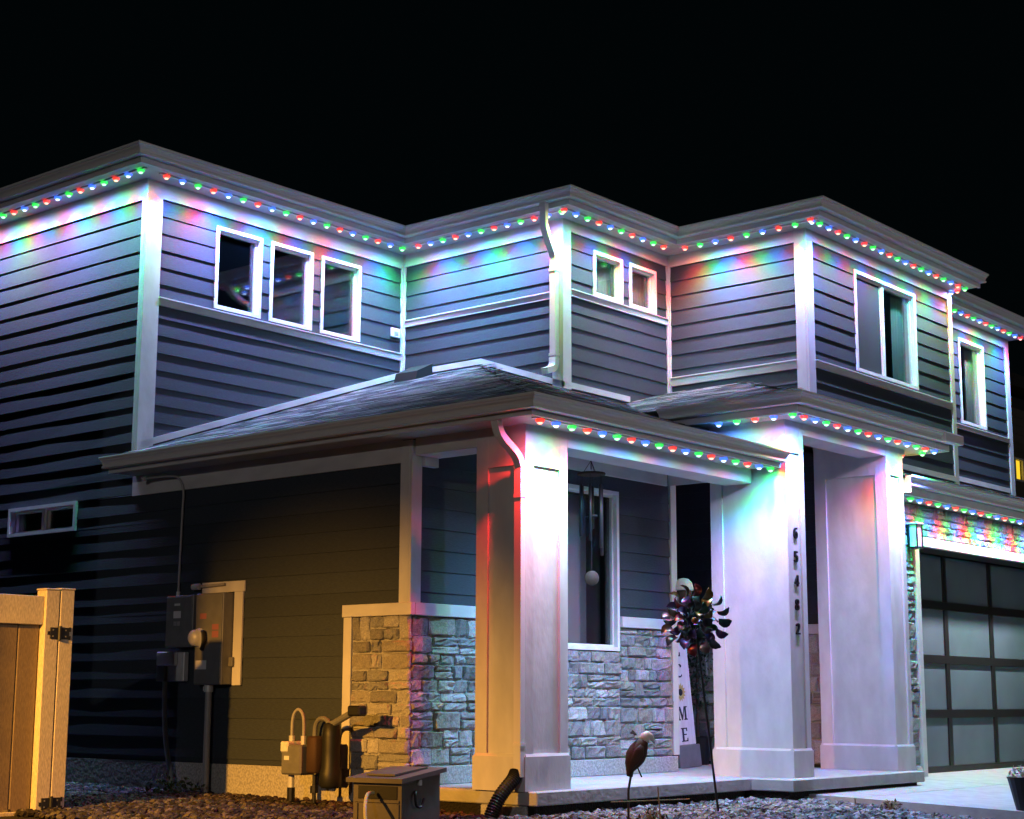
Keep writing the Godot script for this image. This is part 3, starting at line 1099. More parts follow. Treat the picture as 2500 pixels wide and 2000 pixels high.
func garage():
	var G := front(4.9)
	var x0 := 5.77
	var hole := [Rect2(6.865, -1.0, 5.25, 2.69)]
	var gw := wall("wall", G, x0, 13.0, -0.9, 2.25, hole, M.sheath, house, 0.3)
	box("wall", Vector3(12.9, -0.9, -8.9), Vector3(13.0, 2.6, 4.89), M.sheath, house)
	# stone around the door
	var m := mb()
	for r in cut(x0, 13.0, -0.85, 2.16, [Rect2(6.76, -1.0, 5.46, 2.80)]):
		prism(m, G, r[0], r[1], rect(0.0, 0.012, r[2], r[3]))
	var s := part("stone_veneer", m, M.mortar, house)
	var H := front(4.912)
	stones(s, H, 5.80, 6.76, -0.80, 1.80, 1.1)
	stones(s, H, 5.80, 12.22, 1.80, 2.155, 0.9)
	box("door_trim", Vector3(6.765, -0.80, 4.60), Vector3(6.865, 1.69, 4.955), M.trim, house, 0.004)
	box("door_trim", Vector3(6.765, 1.691, 4.60), Vector3(12.22, 1.795, 4.955), M.trim, house, 0.004)
	box("door_trim", Vector3(12.115, -0.80, 4.60), Vector3(12.22, 1.69, 4.955), M.trim, house, 0.004)
	# sectional door: dark frames, frosted panes
	var Z := 4.60
	var door := box("garage_door", Vector3(6.866, -0.80, Z - 0.06), Vector3(12.114, 1.76, Z - 0.045), M.door_frame, house)
	var yb := [-0.735, -0.125, 0.495, 1.118, 1.74]
	var cols := [6.93]
	for k in range(1, 5):
		cols.append(8.235 + (k - 1) * 1.27)
	cols[4] = 12.06
	for i in 4:
		var st := mb()
		prism(st, front(Z - 0.04), 6.868, 12.112, rect(0.0, 0.04, yb[i] - 0.065, yb[i] + 0.002 if i == 0 else yb[i] + 0.028))
		part("rail", st, M.door_frame, door)
		for c in 5:
			var ms := mb()
			var u: float = cols[c]
			var y0: float = yb[i] + (0.003 if i == 0 else 0.029)
			prism(ms, front(Z - 0.04), u - 0.045, u + 0.045, rect(0.0, 0.038, y0, yb[i + 1] - 0.066))
			part("mullion", ms, M.door_frame, door)
			if c < 4:
				var ps := mb()
				prism(ps, front(Z - 0.04), u + 0.046, cols[c + 1] - 0.046, rect(0.006, 0.018, y0, yb[i + 1] - 0.066))
				part("pane", ps, M.frosted, door)
	# eave and roof
	var line := V2([[5.86, 4.9], [13.0, 4.9]])
	eave(line, 2.338, 0.5, 2.16)
	var yz := func(x: float, z: float) -> Vector3: return Vector3(x, 2.33 + (5.33 - z) * 0.345, z)
	var Q := [yz.call(5.83, 5.33), yz.call(13.1, 5.33), yz.call(13.1, 3.652), yz.call(9.43, 3.652), yz.call(9.43, 4.262), yz.call(5.83, 4.262)]
	var r := roof_plane("roof", Q, M.deck)
	shingles(r, Q, Vector3(5.83, 2.33, 5.33), Vector3(1, 0, 0), Vector3(0, 0.345, -1).normalized(), 7.3, 1.9)
	box("fascia", Vector3(5.84, 2.150, 4.90), Vector3(5.858, 2.33, 5.38), M.trim, house)
	flashing(yz.call(5.90, 4.26) + Vector3(0, 0.02, 0), yz.call(9.34, 4.26) + Vector3(0, 0.02, 0), Vector3(0, 0, 1))
	flashing(yz.call(9.46, 3.65) + Vector3(0, 0.02, 0), yz.call(12.5, 3.65) + Vector3(0, 0.02, 0), Vector3(0, 0, 1))

func downspouts():
	# upper: from the gutter of the second block down its corner to the porch roof
	var st := mb()
	var p := curve([Vector3(3.28, 5.26, 2.52), Vector3(3.28, 5.14, 2.52), Vector3(3.36, 5.02, 2.46), Vector3(3.58, 4.88, 2.36), Vector3(3.68, 4.78, 2.335), Vector3(3.685, 4.62, 2.335), Vector3(3.685, 4.2, 2.335), Vector3(3.685, 3.62, 2.335)])
	duct(st, p, Vector3(0, 0, 1), 0.040, 0.030)
	var d := part("downspout", st, M.gutter, house)
	var el := mb()
	duct(el, curve([Vector3(3.684, 3.64, 2.335), Vector3(3.66, 3.53, 2.335), Vector3(3.52, 3.47, 2.335)]), Vector3(0, 0, 1), 0.044, 0.034)
	part("outlet_elbow", el, M.gutter, d)
	var cl := mb()
	bx(cl, Vector3(3.648, 4.60, 2.290), Vector3(3.722, 4.63, 2.380))
	bx(cl, Vector3(3.648, 3.66, 2.290), Vector3(3.722, 3.69, 2.380))
	part("strap", cl, M.gutter, d)
	# porch: from the west gutter round the eave to the corner column
	var s2 := mb()
	var q := curve([Vector3(-0.30, 2.20, 4.925), Vector3(-0.30, 2.12, 4.925), Vector3(-0.25, 2.02, 4.93), Vector3(-0.10, 1.91, 4.94), Vector3(-0.042, 1.82, 4.942), Vector3(-0.036, 1.66, 4.942), Vector3(-0.036, 0.6, 4.942), Vector3(-0.036, -0.58, 4.942)])
	duct(s2, q, Vector3(0, 0, 1), 0.034, 0.028)
	var e := part("downspout", s2, M.gutter, house)
	var c2 := mb()
	bx(c2, Vector3(-0.068, 1.56, 4.904), Vector3(-0.002, 1.585, 4.980))
	bx(c2, Vector3(-0.068, -0.35, 4.904), Vector3(-0.002, -0.325, 4.980))
	part("strap", c2, M.gutter, e)
	# outlet cover on the upper wall
	var b := mb()
	bx(b, Vector3(3.525, 4.175, 0.012), Vector3(3.665, 4.285, 0.045), 0.006)
	var oc := part("outlet_cover", b, M.vinyl, house)
	var f := mb()
	bx(f, Vector3(3.565, 4.20, 0.0455), Vector3(3.625, 4.24, 0.050))
	part("flap", f, M.pipe, oc)

# ==================================================================== the light strings
func bulb_parts():
	var hot := {"r": [1.0, 0.42, 0.30, 2.6], "g": [0.40, 1.0, 0.50, 2.4], "b": [0.55, 0.72, 1.0, 3.0]}
	var lens := {"r": [1.0, 0.035, 0.02, 1.5], "g": [0.02, 1.0, 0.09, 1.2], "b": [0.03, 0.13, 1.0, 2.0]}  # glowing rim, oversized to stand in for the halo round each bulb
	for c in ["r", "g", "b"]:
		var a := mb(true)
		lathe(a, Vector3.ZERO, V2([[0.037, 0.008], [0.037, -0.004], [0.024, -0.017]]), 9)
		a.generate_normals()
		var m := a.commit()
		var b := mb(true)
		lathe(b, Vector3.ZERO, V2([[0.024, -0.017], [0.017, -0.028], [0.0, -0.034]]), 9)
		b.generate_normals()
		b.commit(m)
		m.surface_set_material(0, glow(lens[c][0], lens[c][1], lens[c][2], lens[c][3]))
		m.surface_set_material(1, glow(hot[c][0], hot[c][1], hot[c][2], hot[c][3]))
		bulb_meshes[c] = m

func light_run(root: Node3D, a: Vector3, b: Vector3, n: int, first: String, track := true, order := "rbg", gain := 1.0, own := {}):
	var at := order.find(first)
	var dir := (b - a).normalized()
	# the wall lies beside the string: east of a string that runs south, north of one that runs east
	var inw := Vector3(1, 0, 0) if absf(dir.z) > 0.5 else Vector3(0, 0, -1)
	if track:
		var st := mb()
		var acr := dir.cross(Vector3.UP).normalized() * 0.019
		var e0 := a - dir * 0.08
		var e1 := b + dir * 0.08
		var hi := Vector3(0, 0.0185, 0)
		var lo := Vector3(0, 0.008, 0)
		quad(st, e0 - acr + lo, e1 - acr + lo, e1 + acr + lo, e0 + acr + lo, Vector3.DOWN)
		quad(st, e0 - acr + hi, e1 - acr + hi, e1 + acr + hi, e0 + acr + hi, Vector3.UP)
		quad(st, e0 - acr + lo, e1 - acr + lo, e1 - acr + hi, e0 - acr + hi, -acr)
		quad(st, e0 + acr + lo, e1 + acr + lo, e1 + acr + hi, e0 + acr + hi, acr)
		part("track", st, M.gutter, root)
	for i in n:
		var c := order[(at + i) % 3]
		var p := a.lerp(b, float(i) / maxf(1.0, n - 1))
		var o := MeshInstance3D.new()
		o.mesh = bulb_meshes[c]
		o.position = p
		o.name = "bulb" if root.get_node_or_null("bulb") == null else "bulb_%03d" % i
		root.add_child(o, true)
		var col: Color = {"r": lin(1.0, 0.02, 0.018), "g": lin(0.02, 1.0, 0.10), "b": lin(0.06, 0.20, 1.0)}[c]
		var k: float = {"r": 1.4, "g": 1.15, "b": 2.8}[c] * gain * float(own.get(i, pow(2.0, rng.randf_range(-1.4, 0.9))))
		# the lens throws a narrow beam down the wall and a weak spill into the half space below
		led(root, "led_beam_%03d" % i, p, col, LED * k, 63.0, 1.0)
		var acc := led(root, "led_accent_%03d" % i, p, col, ACCENT * k, 40.0, 1.0)
		acc.basis = Basis.looking_at((inw * 0.26 - Vector3(0, 0.42, 0)).normalized(), dir)
		led(root, "led_spill_%03d" % i, p, col, SPILL * k, 88.0, 0.35)

func led(root: Node3D, called: String, p: Vector3, col: Color, e: float, angle: float, blend: float) -> SpotLight3D:
	var s := SpotLight3D.new()
	s.light_color = col
	s.light_energy = e
	s.spot_angle = angle
	s.spot_angle_attenuation = blend
	s.spot_range = 30.0
	s.spot_attenuation = 2.0
	s.light_size = 0.02
	s.shadow_enabled = true
	s.position = p + Vector3(0, -0.012, 0)
	s.rotation = Vector3(-PI / 2, 0, 0)
	s.name = called
	root.add_child(s, true)
	return s

const LED := 1.65
const ACCENT := 1.0
const SPILL := 0.085

func strings():
	bulb_parts()
	var g := "coloured light strings under the eaves"
	var y := 5.180
	var s: Node3D
	s = thing("light_string", "string of red, blue and green bulbs under the far left eave of the side wall", "light string", Vector3.ZERO, g)
	light_run(s, Vector3(-0.26, y, -3.20), Vector3(-0.26, y, 0.21), 18, "r", true, "rbg", 0.95)
	s = thing("light_string", "bulb string along the eave above the three narrow upper windows", "light string", Vector3.ZERO, g)
	light_run(s, Vector3(0.020, y, 0.26), Vector3(3.45, y, 0.26), 18, "r")
	s = thing("light_string", "bulb string under the inner eave between the three narrow windows and upper downspout", "light string", Vector3.ZERO, g)
	light_run(s, Vector3(3.49, y, 0.48), Vector3(3.49, y, 2.60), 12, "r")
	s = thing("light_string", "bulb string along the eave above the pair of small square windows", "light string", Vector3.ZERO, g)
	light_run(s, Vector3(3.45, y, 2.66), Vector3(5.32, y, 2.66), 10, "r")
	s = thing("light_string", "bulb string under the short inner eave right of two small square windows", "light string", Vector3.ZERO, g)
	light_run(s, Vector3(5.51, y, 2.83), Vector3(5.51, y, 4.50), 9, "r", true, "rgb")
	s = thing("light_string", "bulb string along the eave above the large double window", "light string", Vector3.ZERO, g)
	light_run(s, Vector3(5.44, y, 4.52), Vector3(9.36, y, 4.52), 20, "r", true, "rgb")
	light_run(s, Vector3(9.40, y, 4.40), Vector3(9.42, y, 4.31), 2, "r", false)
	s = thing("light_string", "bulb string along the farthest right upper eave above the tall single window", "light string", Vector3.ZERO, g)
	light_run(s, Vector3(10.17, y, 3.91), Vector3(12.56, y, 3.91), 13, "r", true, "rgb")
	s = thing("light_string", "bulb string along the porch beam from the corner column to the first wing wall", "light string", Vector3.ZERO, g)
	light_run(s, Vector3(-0.14, 2.130, 5.23), Vector3(3.28, 2.130, 5.23), 18, "r", true, "rbg", 1.0, {0: 2.1, 1: 0.7, 2: 1.2, 15: 1.1, 16: 1.0, 17: 1.0})
	s = thing("light_string", "bulb string round the small raised entry roof above the house numbers", "light string", Vector3.ZERO, g)
	light_run(s, Vector3(3.11, 2.580, 4.78), Vector3(3.11, 2.580, 5.58), 5, "b")
	light_run(s, Vector3(3.28, 2.580, 5.60), Vector3(5.98, 2.580, 5.60), 14, "r")
	light_run(s, Vector3(6.03, 2.580, 5.44), Vector3(6.03, 2.580, 5.20), 2, "g", false)
	s = thing("light_string", "bulb string along the stone wall over the glass garage door", "light string", Vector3.ZERO, g)
	light_run(s, Vector3(6.28, 2.140, 5.16), Vector3(10.30, 2.140, 5.16), 19, "g", true, "rgb")

# ==================================================================== the other lamps
func lamps():
	# unseen warm lamp to the left, placed to light the west faces and gate
	var at := Vector3(-7.5, 1.78, 3.55)
	var t := thing("unseen_warm_lamp", "unseen warm hooded lamp on a post left of the fence, lighting the west faces", "lamp", Vector3(at.x, -0.86, at.z))
	var st := mb()
	tube(st, [Vector3(-0.10, 0, 0), Vector3(-0.10, 2.75, 0)], 0.035, 10)
	part("post", st, M.black, t)
	st = mb(true)
	lathe(st, Vector3(0, 2.64, 0), V2([[0.0, 0.14], [0.05, 0.13], [0.12, 0.07], [0.13, 0.05], [0.12, 0.05], [0.05, 0.11], [0.0, 0.115]]), 16)
	part("shade", st, M.black, t)
	st = mb(true)
	lathe(st, Vector3(0, 2.60, 0), V2([[0.0, -0.05], [0.03, -0.04], [0.04, 0.0], [0.03, 0.04], [0.0, 0.05]]), 12)
	part("bulb", st, glow(1.0, 0.52, 0.12, 6.0), t)
	var s := SpotLight3D.new()
	s.name = "unseen_warm_lamp_light"
	s.light_color = lin(1.0, 0.43, 0.05)
	s.light_energy = 128.0
	s.light_size = 0.06
	s.spot_angle = 26.0
	s.spot_angle_attenuation = 1.0
	s.spot_range = 40.0
	s.spot_attenuation = 2.0
	s.shadow_enabled = true
	s.position = at
	s.rotation = Vector3(deg_to_rad(-24.8), deg_to_rad(-83.5), 0)
	s.rotation_order = EULER_ORDER_YXZ
	add_child(s)
	# unseen lamp behind the camera, placed to light the gutter fronts
	var q := Vector3(6.0, 6.4, 33.0)
	var l := thing("unseen_lamp", "unseen lamp on a tall post behind the camera, lighting the gutter fronts", "lamp", Vector3(q.x, -1.75, q.z))
	st = mb()
	tube(st, [Vector3(0.0, 0, 0.8), Vector3(0.0, 7.6, 0.8), Vector3(0, 8.25, 0.5), Vector3(0, 8.33, 0.2)], 0.06, 10)
	part("post", st, M.black, l)
	st = mb()
	bx(st, Vector3(-0.12, 8.24, -0.25), Vector3(0.12, 8.32, 0.25), 0.02)
	part("head", st, M.black, l)
	st = mb(true)
	lathe(st, Vector3(0, 8.15, 0), V2([[0.0, -0.05], [0.07, -0.03], [0.09, 0.03], [0.0, 0.05]]), 12)
	part("bulb", st, glow(1.0, 0.92, 0.84, 6.0), l)
	var o := OmniLight3D.new()
	o.name = "unseen_lamp_light"
	o.light_color = lin(1.0, 0.90, 0.84)
	o.light_energy = 75.0
	o.light_size = 0.08
	o.omni_range = 120.0
	o.omni_attenuation = 2.0
	o.shadow_enabled = true
	o.position = q
	add_child(o)
	var q2 := Vector3(-31.0, 6.4, 20.0)  # unseen lamp far left, placed to light the west gutters and frieze
	var l2 := thing("unseen_lamp", "unseen lamp on a tall post far to the left, lighting the west faces", "lamp", Vector3(q2.x, -1.2, q2.z))
	for c in l.get_children():
		l2.add_child(c.duplicate(), true)
	var o2: OmniLight3D = o.duplicate()
	o2.name = "unseen_left_lamp_light"
	o2.position = q2 + Vector3(0, 0.5, 0)
	o2.light_energy = 95.0
	add_child(o2)

# ==================================================================== things fixed to the house
func lettering(text: String, size: float, font: String, weight := 700) -> TextMesh:
	var tm := TextMesh.new()
	var f := SystemFont.new()
	f.font_names = PackedStringArray([font])
	f.font_weight = weight
	tm.font = f
	tm.font_size = 48
	tm.pixel_size = size / 48.0
	tm.depth = 0.004
	tm.text = text
	return tm

func fixtures():
	var t: Node3D
	var st: SurfaceTool
	# electrical cabinet, left
	t = thing("electrical_cabinet", "dark grey electrical cabinet on the side wall with a thin conduit rising to the eave", "electrical cabinet")
	box("cabinet", Vector3(-0.125, 0.468, 0.722), Vector3(-0.016, 0.945, 1.112), M.metal_grey, t, 0.006)
	box("door", Vector3(-0.132, 0.478, 0.732), Vector3(-0.1255, 0.930, 1.102), M.metal_grey, t, 0.002)
	for l in [[0.850, 0.870, 0.850, 0.930, M.sticker_white], [0.735, 0.800, 0.840, 0.945, M.sticker_white], [0.665, 0.705, 0.845, 0.885, M.pipe], [0.665, 0.705, 0.895, 0.935, M.pipe]]:
		box("sticker", Vector3(-0.1335, l[0], l[2]), Vector3(-0.1322, l[1], l[3]), l[4], t)
	st = mb()
	tube(st, curve([Vector3(-0.035, 0.955, 0.775), Vector3(-0.035, 1.3, 0.78), Vector3(-0.035, 1.75, 0.79), Vector3(-0.045, 1.96, 0.80), Vector3(-0.07, 2.07, 0.74), Vector3(-0.10, 2.09, 0.60), Vector3(-0.12, 2.09, 0.32)], 8), 0.011, 8)
	part("conduit", st, M.pipe, t)
	st = mb()
	tube(st, [Vector3(-0.035, 0.945, 0.775), Vector3(-0.035, 0.99, 0.775)], 0.019, 8)
	tube(st, [Vector3(-0.12, 2.09, 0.28), Vector3(-0.12, 2.09, 0.32)], 0.024, 8)
	part("fitting", st, M.metal_pale, t)
	# meter cabinet, right
	t = thing("meter_cabinet", "tall grey electric meter cabinet with round meter and red warning stickers on the side wall", "electric meter")
	box("cabinet", Vector3(-0.150, 0.125, 1.186), Vector3(-0.016, 0.948, 1.566), M.metal_grey, t, 0.006)
	box("cover", Vector3(-0.158, 0.500, 1.196), Vector3(-0.1505, 0.938, 1.556), M.metal_grey, t, 0.002)
	box("cover", Vector3(-0.158, 0.135, 1.196), Vector3(-0.1505, 0.490, 1.556), M.metal_grey, t, 0.002)
	st = mb(true)
	var disc := mb(true)
	lathe(disc, Vector3.ZERO, V2([[0.0, 0.095], [0.05, 0.085], [0.072, 0.06], [0.074, 0.0], [0.088, 0.0], [0.088, -0.02], [0.0, -0.02]]), 20)
	var meter := part("meter", disc, M.metal_pale, t)
	meter.rotation = Vector3(0, 0, PI / 2)
	meter.position = Vector3(-0.172, 0.545, 1.262)
	st = mb()
	tube(st, curve([Vector3(-0.17, 0.60, 1.31), Vector3(-0.20, 0.585, 1.36), Vector3(-0.20, 0.50, 1.365), Vector3(-0.18, 0.44, 1.32)]), 0.018, 8)
	part("cable_loop", st, M.plastic, t)
	for l in [[0.715, 0.765, 1.255, 1.345, M.sticker_red], [0.615, 0.665, 1.43, 1.52, M.sticker_red], [0.545, 0.605, 1.43, 1.52, M.sticker_red], [0.262, 0.342, 1.215, 1.365, M.sticker_white]]:
		box("sticker", Vector3(-0.1595, l[0], l[2]), Vector3(-0.1582, l[1], l[3]), l[4], t)
	st = mb()
	tube(st, [Vector3(-0.085, 0.124, 1.325), Vector3(-0.085, -1.0, 1.325)], 0.030, 12)
	part("conduit", st, M.pipe, t)
	st = mb()
	tube(st, [Vector3(-0.085, 0.124, 1.325), Vector3(-0.085, 0.06, 1.325)], 0.043, 12)
	tube(st, [Vector3(-0.075, 0.11, 1.26), Vector3(-0.075, 0.07, 1.26)], 0.018, 8)
	part("fitting", st, M.metal_pale, t)
	# white mounting board behind the meter: an upside-down L
	t = thing("mounting_board", "pale L-shaped mounting board framing the right edge of the meter cabinet", "board")
	box("upright", Vector3(-0.036, 0.120, 1.578), Vector3(-0.016, 0.957, 1.692), M.post, t, 0.002)
	box("crosspiece", Vector3(-0.036, 0.958, 1.120), Vector3(-0.016, 1.056, 1.712), M.post, t, 0.002)
	st = mb()
	tube(st, [Vector3(-0.055, 1.020, 1.12), Vector3(-0.055, 1.030, 1.46)], 0.014, 8)
	part("cable", st, M.pipe, t)
	st = mb()
	tube(st, [Vector3(-0.06, 1.02, 1.02), Vector3(-0.06, 1.022, 1.11)], 0.030, 10)
	part("fitting", st, M.metal_pale, t)
	st = mb()
	bx(st, Vector3(-0.070, 0.285, 1.555), Vector3(-0.037, 0.370, 1.612), 0.006)
	tube(st, [Vector3(-0.060, 0.385, 1.550), Vector3(-0.060, 0.27, 1.545)], 0.010, 6)
	part("hose_tap", st, M.gas, t)
	# pale socket box with its bent pipe
	t = thing("socket_box", "small pale outdoor socket box with a grey pipe down to the ground", "socket box")
	box("back_box", Vector3(-0.075, 0.158, 0.580), Vector3(-0.016, 0.425, 0.945), M.metal_pale, t, 0.008)
	box("lid", Vector3(-0.128, 0.300, 0.600), Vector3(-0.0755, 0.430, 0.860), M.metal_pale, t, 0.010)
	box("plug_cover", Vector3(-0.118, 0.158, 0.590), Vector3(-0.0755, 0.298, 0.715), M.metal_grey, t, 0.008)
	st = mb()
	tube(st, curve([Vector3(-0.095, 0.157, 0.705), Vector3(-0.095, -0.10, 0.715), Vector3(-0.105, -0.40, 0.770), Vector3(-0.12, -0.72, 0.875), Vector3(-0.12, -0.95, 0.93)]), 0.024, 10)
	part("conduit", st, M.pipe, t)
	# garage wall lantern
	t = thing("wall_lantern", "slim unlit box lantern on the stone wall left of the garage door", "lantern")
	box("cap", Vector3(6.600, 1.905, 4.925), Vector3(6.745, 1.925, 5.075), M.metal_pale, t, 0.004)
	box("back_plate", Vector3(6.620, 1.66, 4.925), Vector3(6.725, 1.904, 4.962), M.black, t)
	st = mb()
	for c in [[6.607, 4.966], [6.731, 4.966], [6.607, 5.062], [6.731, 5.062]]:
		bx(st, Vector3(c[0] - 0.006, 1.652, c[1] - 0.006), Vector3(c[0] + 0.006, 1.904, c[1] + 0.006))
	part("frame", st, M.black, t)
	box("shade", Vector3(6.617, 1.662, 4.972), Vector3(6.721, 1.902, 5.056), M.white_enamel, t)
	box("foot", Vector3(6.600, 1.638, 4.960), Vector3(6.738, 1.651, 5.068), M.black, t)
	# domed porch light in the recess
	t = thing("porch_sconce", "unlit porch light with a white dome beside the corner board at the dark entry recess", "lamp")
	st = mb(true)
	lathe(st, Vector3(3.93, 1.09, 3.80), V2([[0.0, 0.125], [0.05, 0.115], [0.088, 0.075], [0.100, 0.02], [0.100, 0.0], [0.0, 0.0]]), 18)
	part("dome", st, M.white_enamel, t)
	st = mb(true)
	lathe(st, Vector3(3.93, 0.90, 3.80), V2([[0.0, 0.0], [0.05, 0.005], [0.07, 0.10], [0.09, 0.185], [0.0, 0.185]]), 14)
	part("body", st, M.rust, t)
	box("bracket", Vector3(3.863, 0.98, 3.75), Vector3(3.93, 1.02, 3.83), M.black, t)
	# wind chime under the porch ceiling
	t = thing("wind_chime", "dark metal wind chime of long tubes hanging in front of the porch window", "wind chime", Vector3(1.66, 0, 4.36))
	st = mb()
	tube(st, [Vector3(0, 2.365, 0), Vector3(0.0, 2.19, 0), Vector3(0.0, 2.02, 0)], 0.004, 6)
	for k in 3:
		var w := k * TAU / 3
		tube(st, [Vector3(0, 2.10, 0), Vector3(cos(w) * 0.08, 1.98, sin(w) * 0.08)], 0.0025, 5)
	part("cord", st, M.black, t)
	st = mb()
	lathe(st, Vector3(0, 1.97, 0), V2([[0.0, 0.022], [0.125, 0.020], [0.13, 0.010], [0.125, 0.0], [0.0, 0.0]]), 20)
	part("top_disc", st, M.rust, t)
	var lens := [0.62, 0.56, 0.50, 0.46, 0.42, 0.38]
	for k in 6:
		var w := 0.5 + k * TAU / 6
		st = mb(true)
		var x := cos(w) * 0.10
		var z := sin(w) * 0.10
		tube(st, [Vector3(x, 1.88, z), Vector3(x, 1.88 - lens[k], z)], 0.015, 10)
		var tb := part("chime_tube", st, M.steel, t)
		var c := mb()
		tube(c, [Vector3(x, 1.97, z), Vector3(x, 1.88, z)], 0.002, 5)
		part("cord", c, M.black, tb)
	st = mb()
	lathe(st, Vector3(0, 1.60, 0), V2([[0.0, 0.014], [0.055, 0.014], [0.055, 0.0], [0.0, 0.0]]), 14)
	tube(st, [Vector3(0, 1.97, 0), Vector3(0, 1.12, 0)], 0.0022, 5)
	part("striker", st, M.steel, t)
	st = mb(true)
	var sail := mb(true)
	lathe(sail, Vector3.ZERO, V2([[0.0, 0.008], [0.06, 0.007], [0.066, 0.0], [0.06, -0.007], [0.0, -0.008]]), 20)
	var sl := part("wind_sail", sail, M.rust, t)
	sl.position = Vector3(0, 1.055, 0)
	sl.rotation = Vector3(PI / 2, deg_to_rad(-40), 0)

# ==================================================================== the front garden and the side yard
func garden():
	var t: Node3D
	var st: SurfaceTool
	fence()
	gas_meter()
	# hose cabinet
	t = thing("hose_cabinet", "brown hose reel cabinet with a sloping lid and a dark slot, by the porch column", "hose reel", Vector3(-1.38, 0, 5.0))
	t.rotation.y = deg_to_rad(8.0)
	var gy := ground_y(-1.45, 5.0)
	var W := 0.50
	var D := 0.45
	var lidmap := func(u: float, y: float, d: float) -> Vector3: return Vector3(d, y, -u)
	st = mb()
	prism(st, lidmap, 0.015, D - 0.015, [Vector2(0.015, gy - 0.02), Vector2(W - 0.015, gy - 0.02), Vector2(W - 0.015, -0.515), Vector2(0.015, -0.575)])
	part("cabinet", st, M.tan, t)
	st = mb()
	prism(st, lidmap, -0.02, D + 0.02, [Vector2(-0.03, -0.578), Vector2(W + 0.02, -0.515), Vector2(W + 0.02, -0.485), Vector2(-0.03, -0.546)])
	part("lid", st, M.tan, t)
	st = mb()
	prism(st, lidmap, 0.10, D - 0.10, [Vector2(0.05, -0.531), Vector2(W - 0.05, -0.493), Vector2(W - 0.05, -0.480), Vector2(0.05, -0.518)])
	part("lid_panel", st, M.tan, t)
	st = mb()
	bx(st, Vector3(0.008, -0.690, -D + 0.06), Vector3(0.0145, -0.600, -0.05), 0.002)
	part("slot", st, M.black, t)
	st = mb()
	bx(st, Vector3(0.004, -0.715, -D + 0.03), Vector3(0.014, -0.695, -0.03), 0.003)
	bx(st, Vector3(0.004, gy, -D + 0.03), Vector3(0.014, -0.72, -D + 0.06), 0.003)
	bx(st, Vector3(0.004, gy, -0.06), Vector3(0.014, -0.72, -0.03), 0.003)
	part("rib", st, M.tan, t)
	st = mb()
	bx(st, Vector3(0.20, -0.60, 0.0 - 0.014), Vector3(0.235, -0.56, 0.006), 0.003)
	part("latch", st, M.metal_pale, t)
	st = mb()
	tube(st, curve([Vector3(0.18, -0.64, -0.010), Vector3(0.14, -0.66, 0.014), Vector3(0.15, -0.73, 0.016), Vector3(0.21, -0.745, 0.014), Vector3(0.25, -0.69, 0.012)]), 0.010, 8)
	part("crank", st, M.plastic, t)
	t = thing("garden_hose", "pale yellow garden hose looping out of the brown cabinet's slot", "hose")
	st = mb(true)
	tube(st, curve([Vector3(-1.44, -0.645, 4.78), Vector3(-1.52, -0.655, 4.80), Vector3(-1.62, -0.74, 4.88), Vector3(-1.68, -0.84, 4.96), Vector3(-1.74, -0.905, 5.10), Vector3(-1.9, -0.915, 5.5), Vector3(-2.3, -0.92, 5.9)], 8), 0.013, 10)
	part("hose", st, M.hose, t)
	# corrugated drain at the foot of the downspout
	t = thing("drain_pipe", "black corrugated drain pipe curving from the downspout at the foot of the corner column", "drain pipe")
	st = mb()
	var path := curve([Vector3(-0.040, -0.55, 4.915), Vector3(-0.085, -0.60, 4.92), Vector3(-0.19, -0.70, 4.90), Vector3(-0.27, -0.82, 4.88), Vector3(-0.31, -0.94, 4.87), Vector3(-0.32, -1.05, 4.87)], 14)
	var rad := []
	for i in path.size():
		rad.append(0.056 if i % 2 == 0 else 0.047)
	tube(st, path, rad, 14)
	part("pipe", st, M.plastic, t)
	# wind spinner
	t = thing("wind_spinner", "garden wind spinner of many coloured metal petals on a leaning black pole", "wind spinner", Vector3(1.555, 0, 5.72))
	var head := Vector3(-0.365, 0.63, 0.02)
	st = mb()
	tube(st, [Vector3(0.0, -1.05, 0), head + Vector3(0.03, -0.1, 0)], 0.0095, 8)
	tube(st, [head + Vector3(0.03, -0.1, 0), head + Vector3(0.03, 0.0, -0.04)], 0.008, 8)
	part("pole", st, M.black, t)
	var cols := []
	for c in [[0.10, 0.02, 0.025], [0.02, 0.06, 0.05], [0.05, 0.03, 0.08], [0.16, 0.10, 0.03], [0.03, 0.035, 0.04], [0.07, 0.035, 0.02]]:
		cols.append(mat(c[0], c[1], c[2], 0.32, null, Vector3.ONE, null, 0.0, 0.75))
	var face := Basis(Vector3.UP, deg_to_rad(-50.0))
	for ring in 4:
		var n: int = [16, 14, 12, 8][ring]
		var r0: float = [0.195, 0.140, 0.075, 0.02][ring]
		var r1: float = [0.300, 0.245, 0.165, 0.09][ring]
		for k in n:
			var w := TAU * k / n + ring * 0.3
			st = mb(true)
			petal(st, r0, r1, 0.042, 0.03, -0.035 * (ring % 2))
			var c: int = (k * 5 + ring * 2 + int(k / 3)) % 7
			var b := part("petal", st, M.steel if c == 6 else cols[c], t)
			b.transform = Transform3D(face * Basis(Vector3.BACK, w) * Basis(Vector3.RIGHT, (0.3 if ring % 2 == 0 else -0.3) + rng.randf_range(-0.25, 0.25)) , head)
			b.transform = b.transform * Transform3D(Basis(Vector3.UP, (0.8 if ring % 2 == 0 else -0.8) + rng.randf_range(-0.4, 0.4)), Vector3.ZERO)
	st = mb(true)
	var hub := SphereMesh.new()
	hub.radius = 0.026; hub.height = 0.052
	var hb := part("hub", hub, cols[3], t)
	hb.position = head + face * Vector3(0, 0, 0.02)
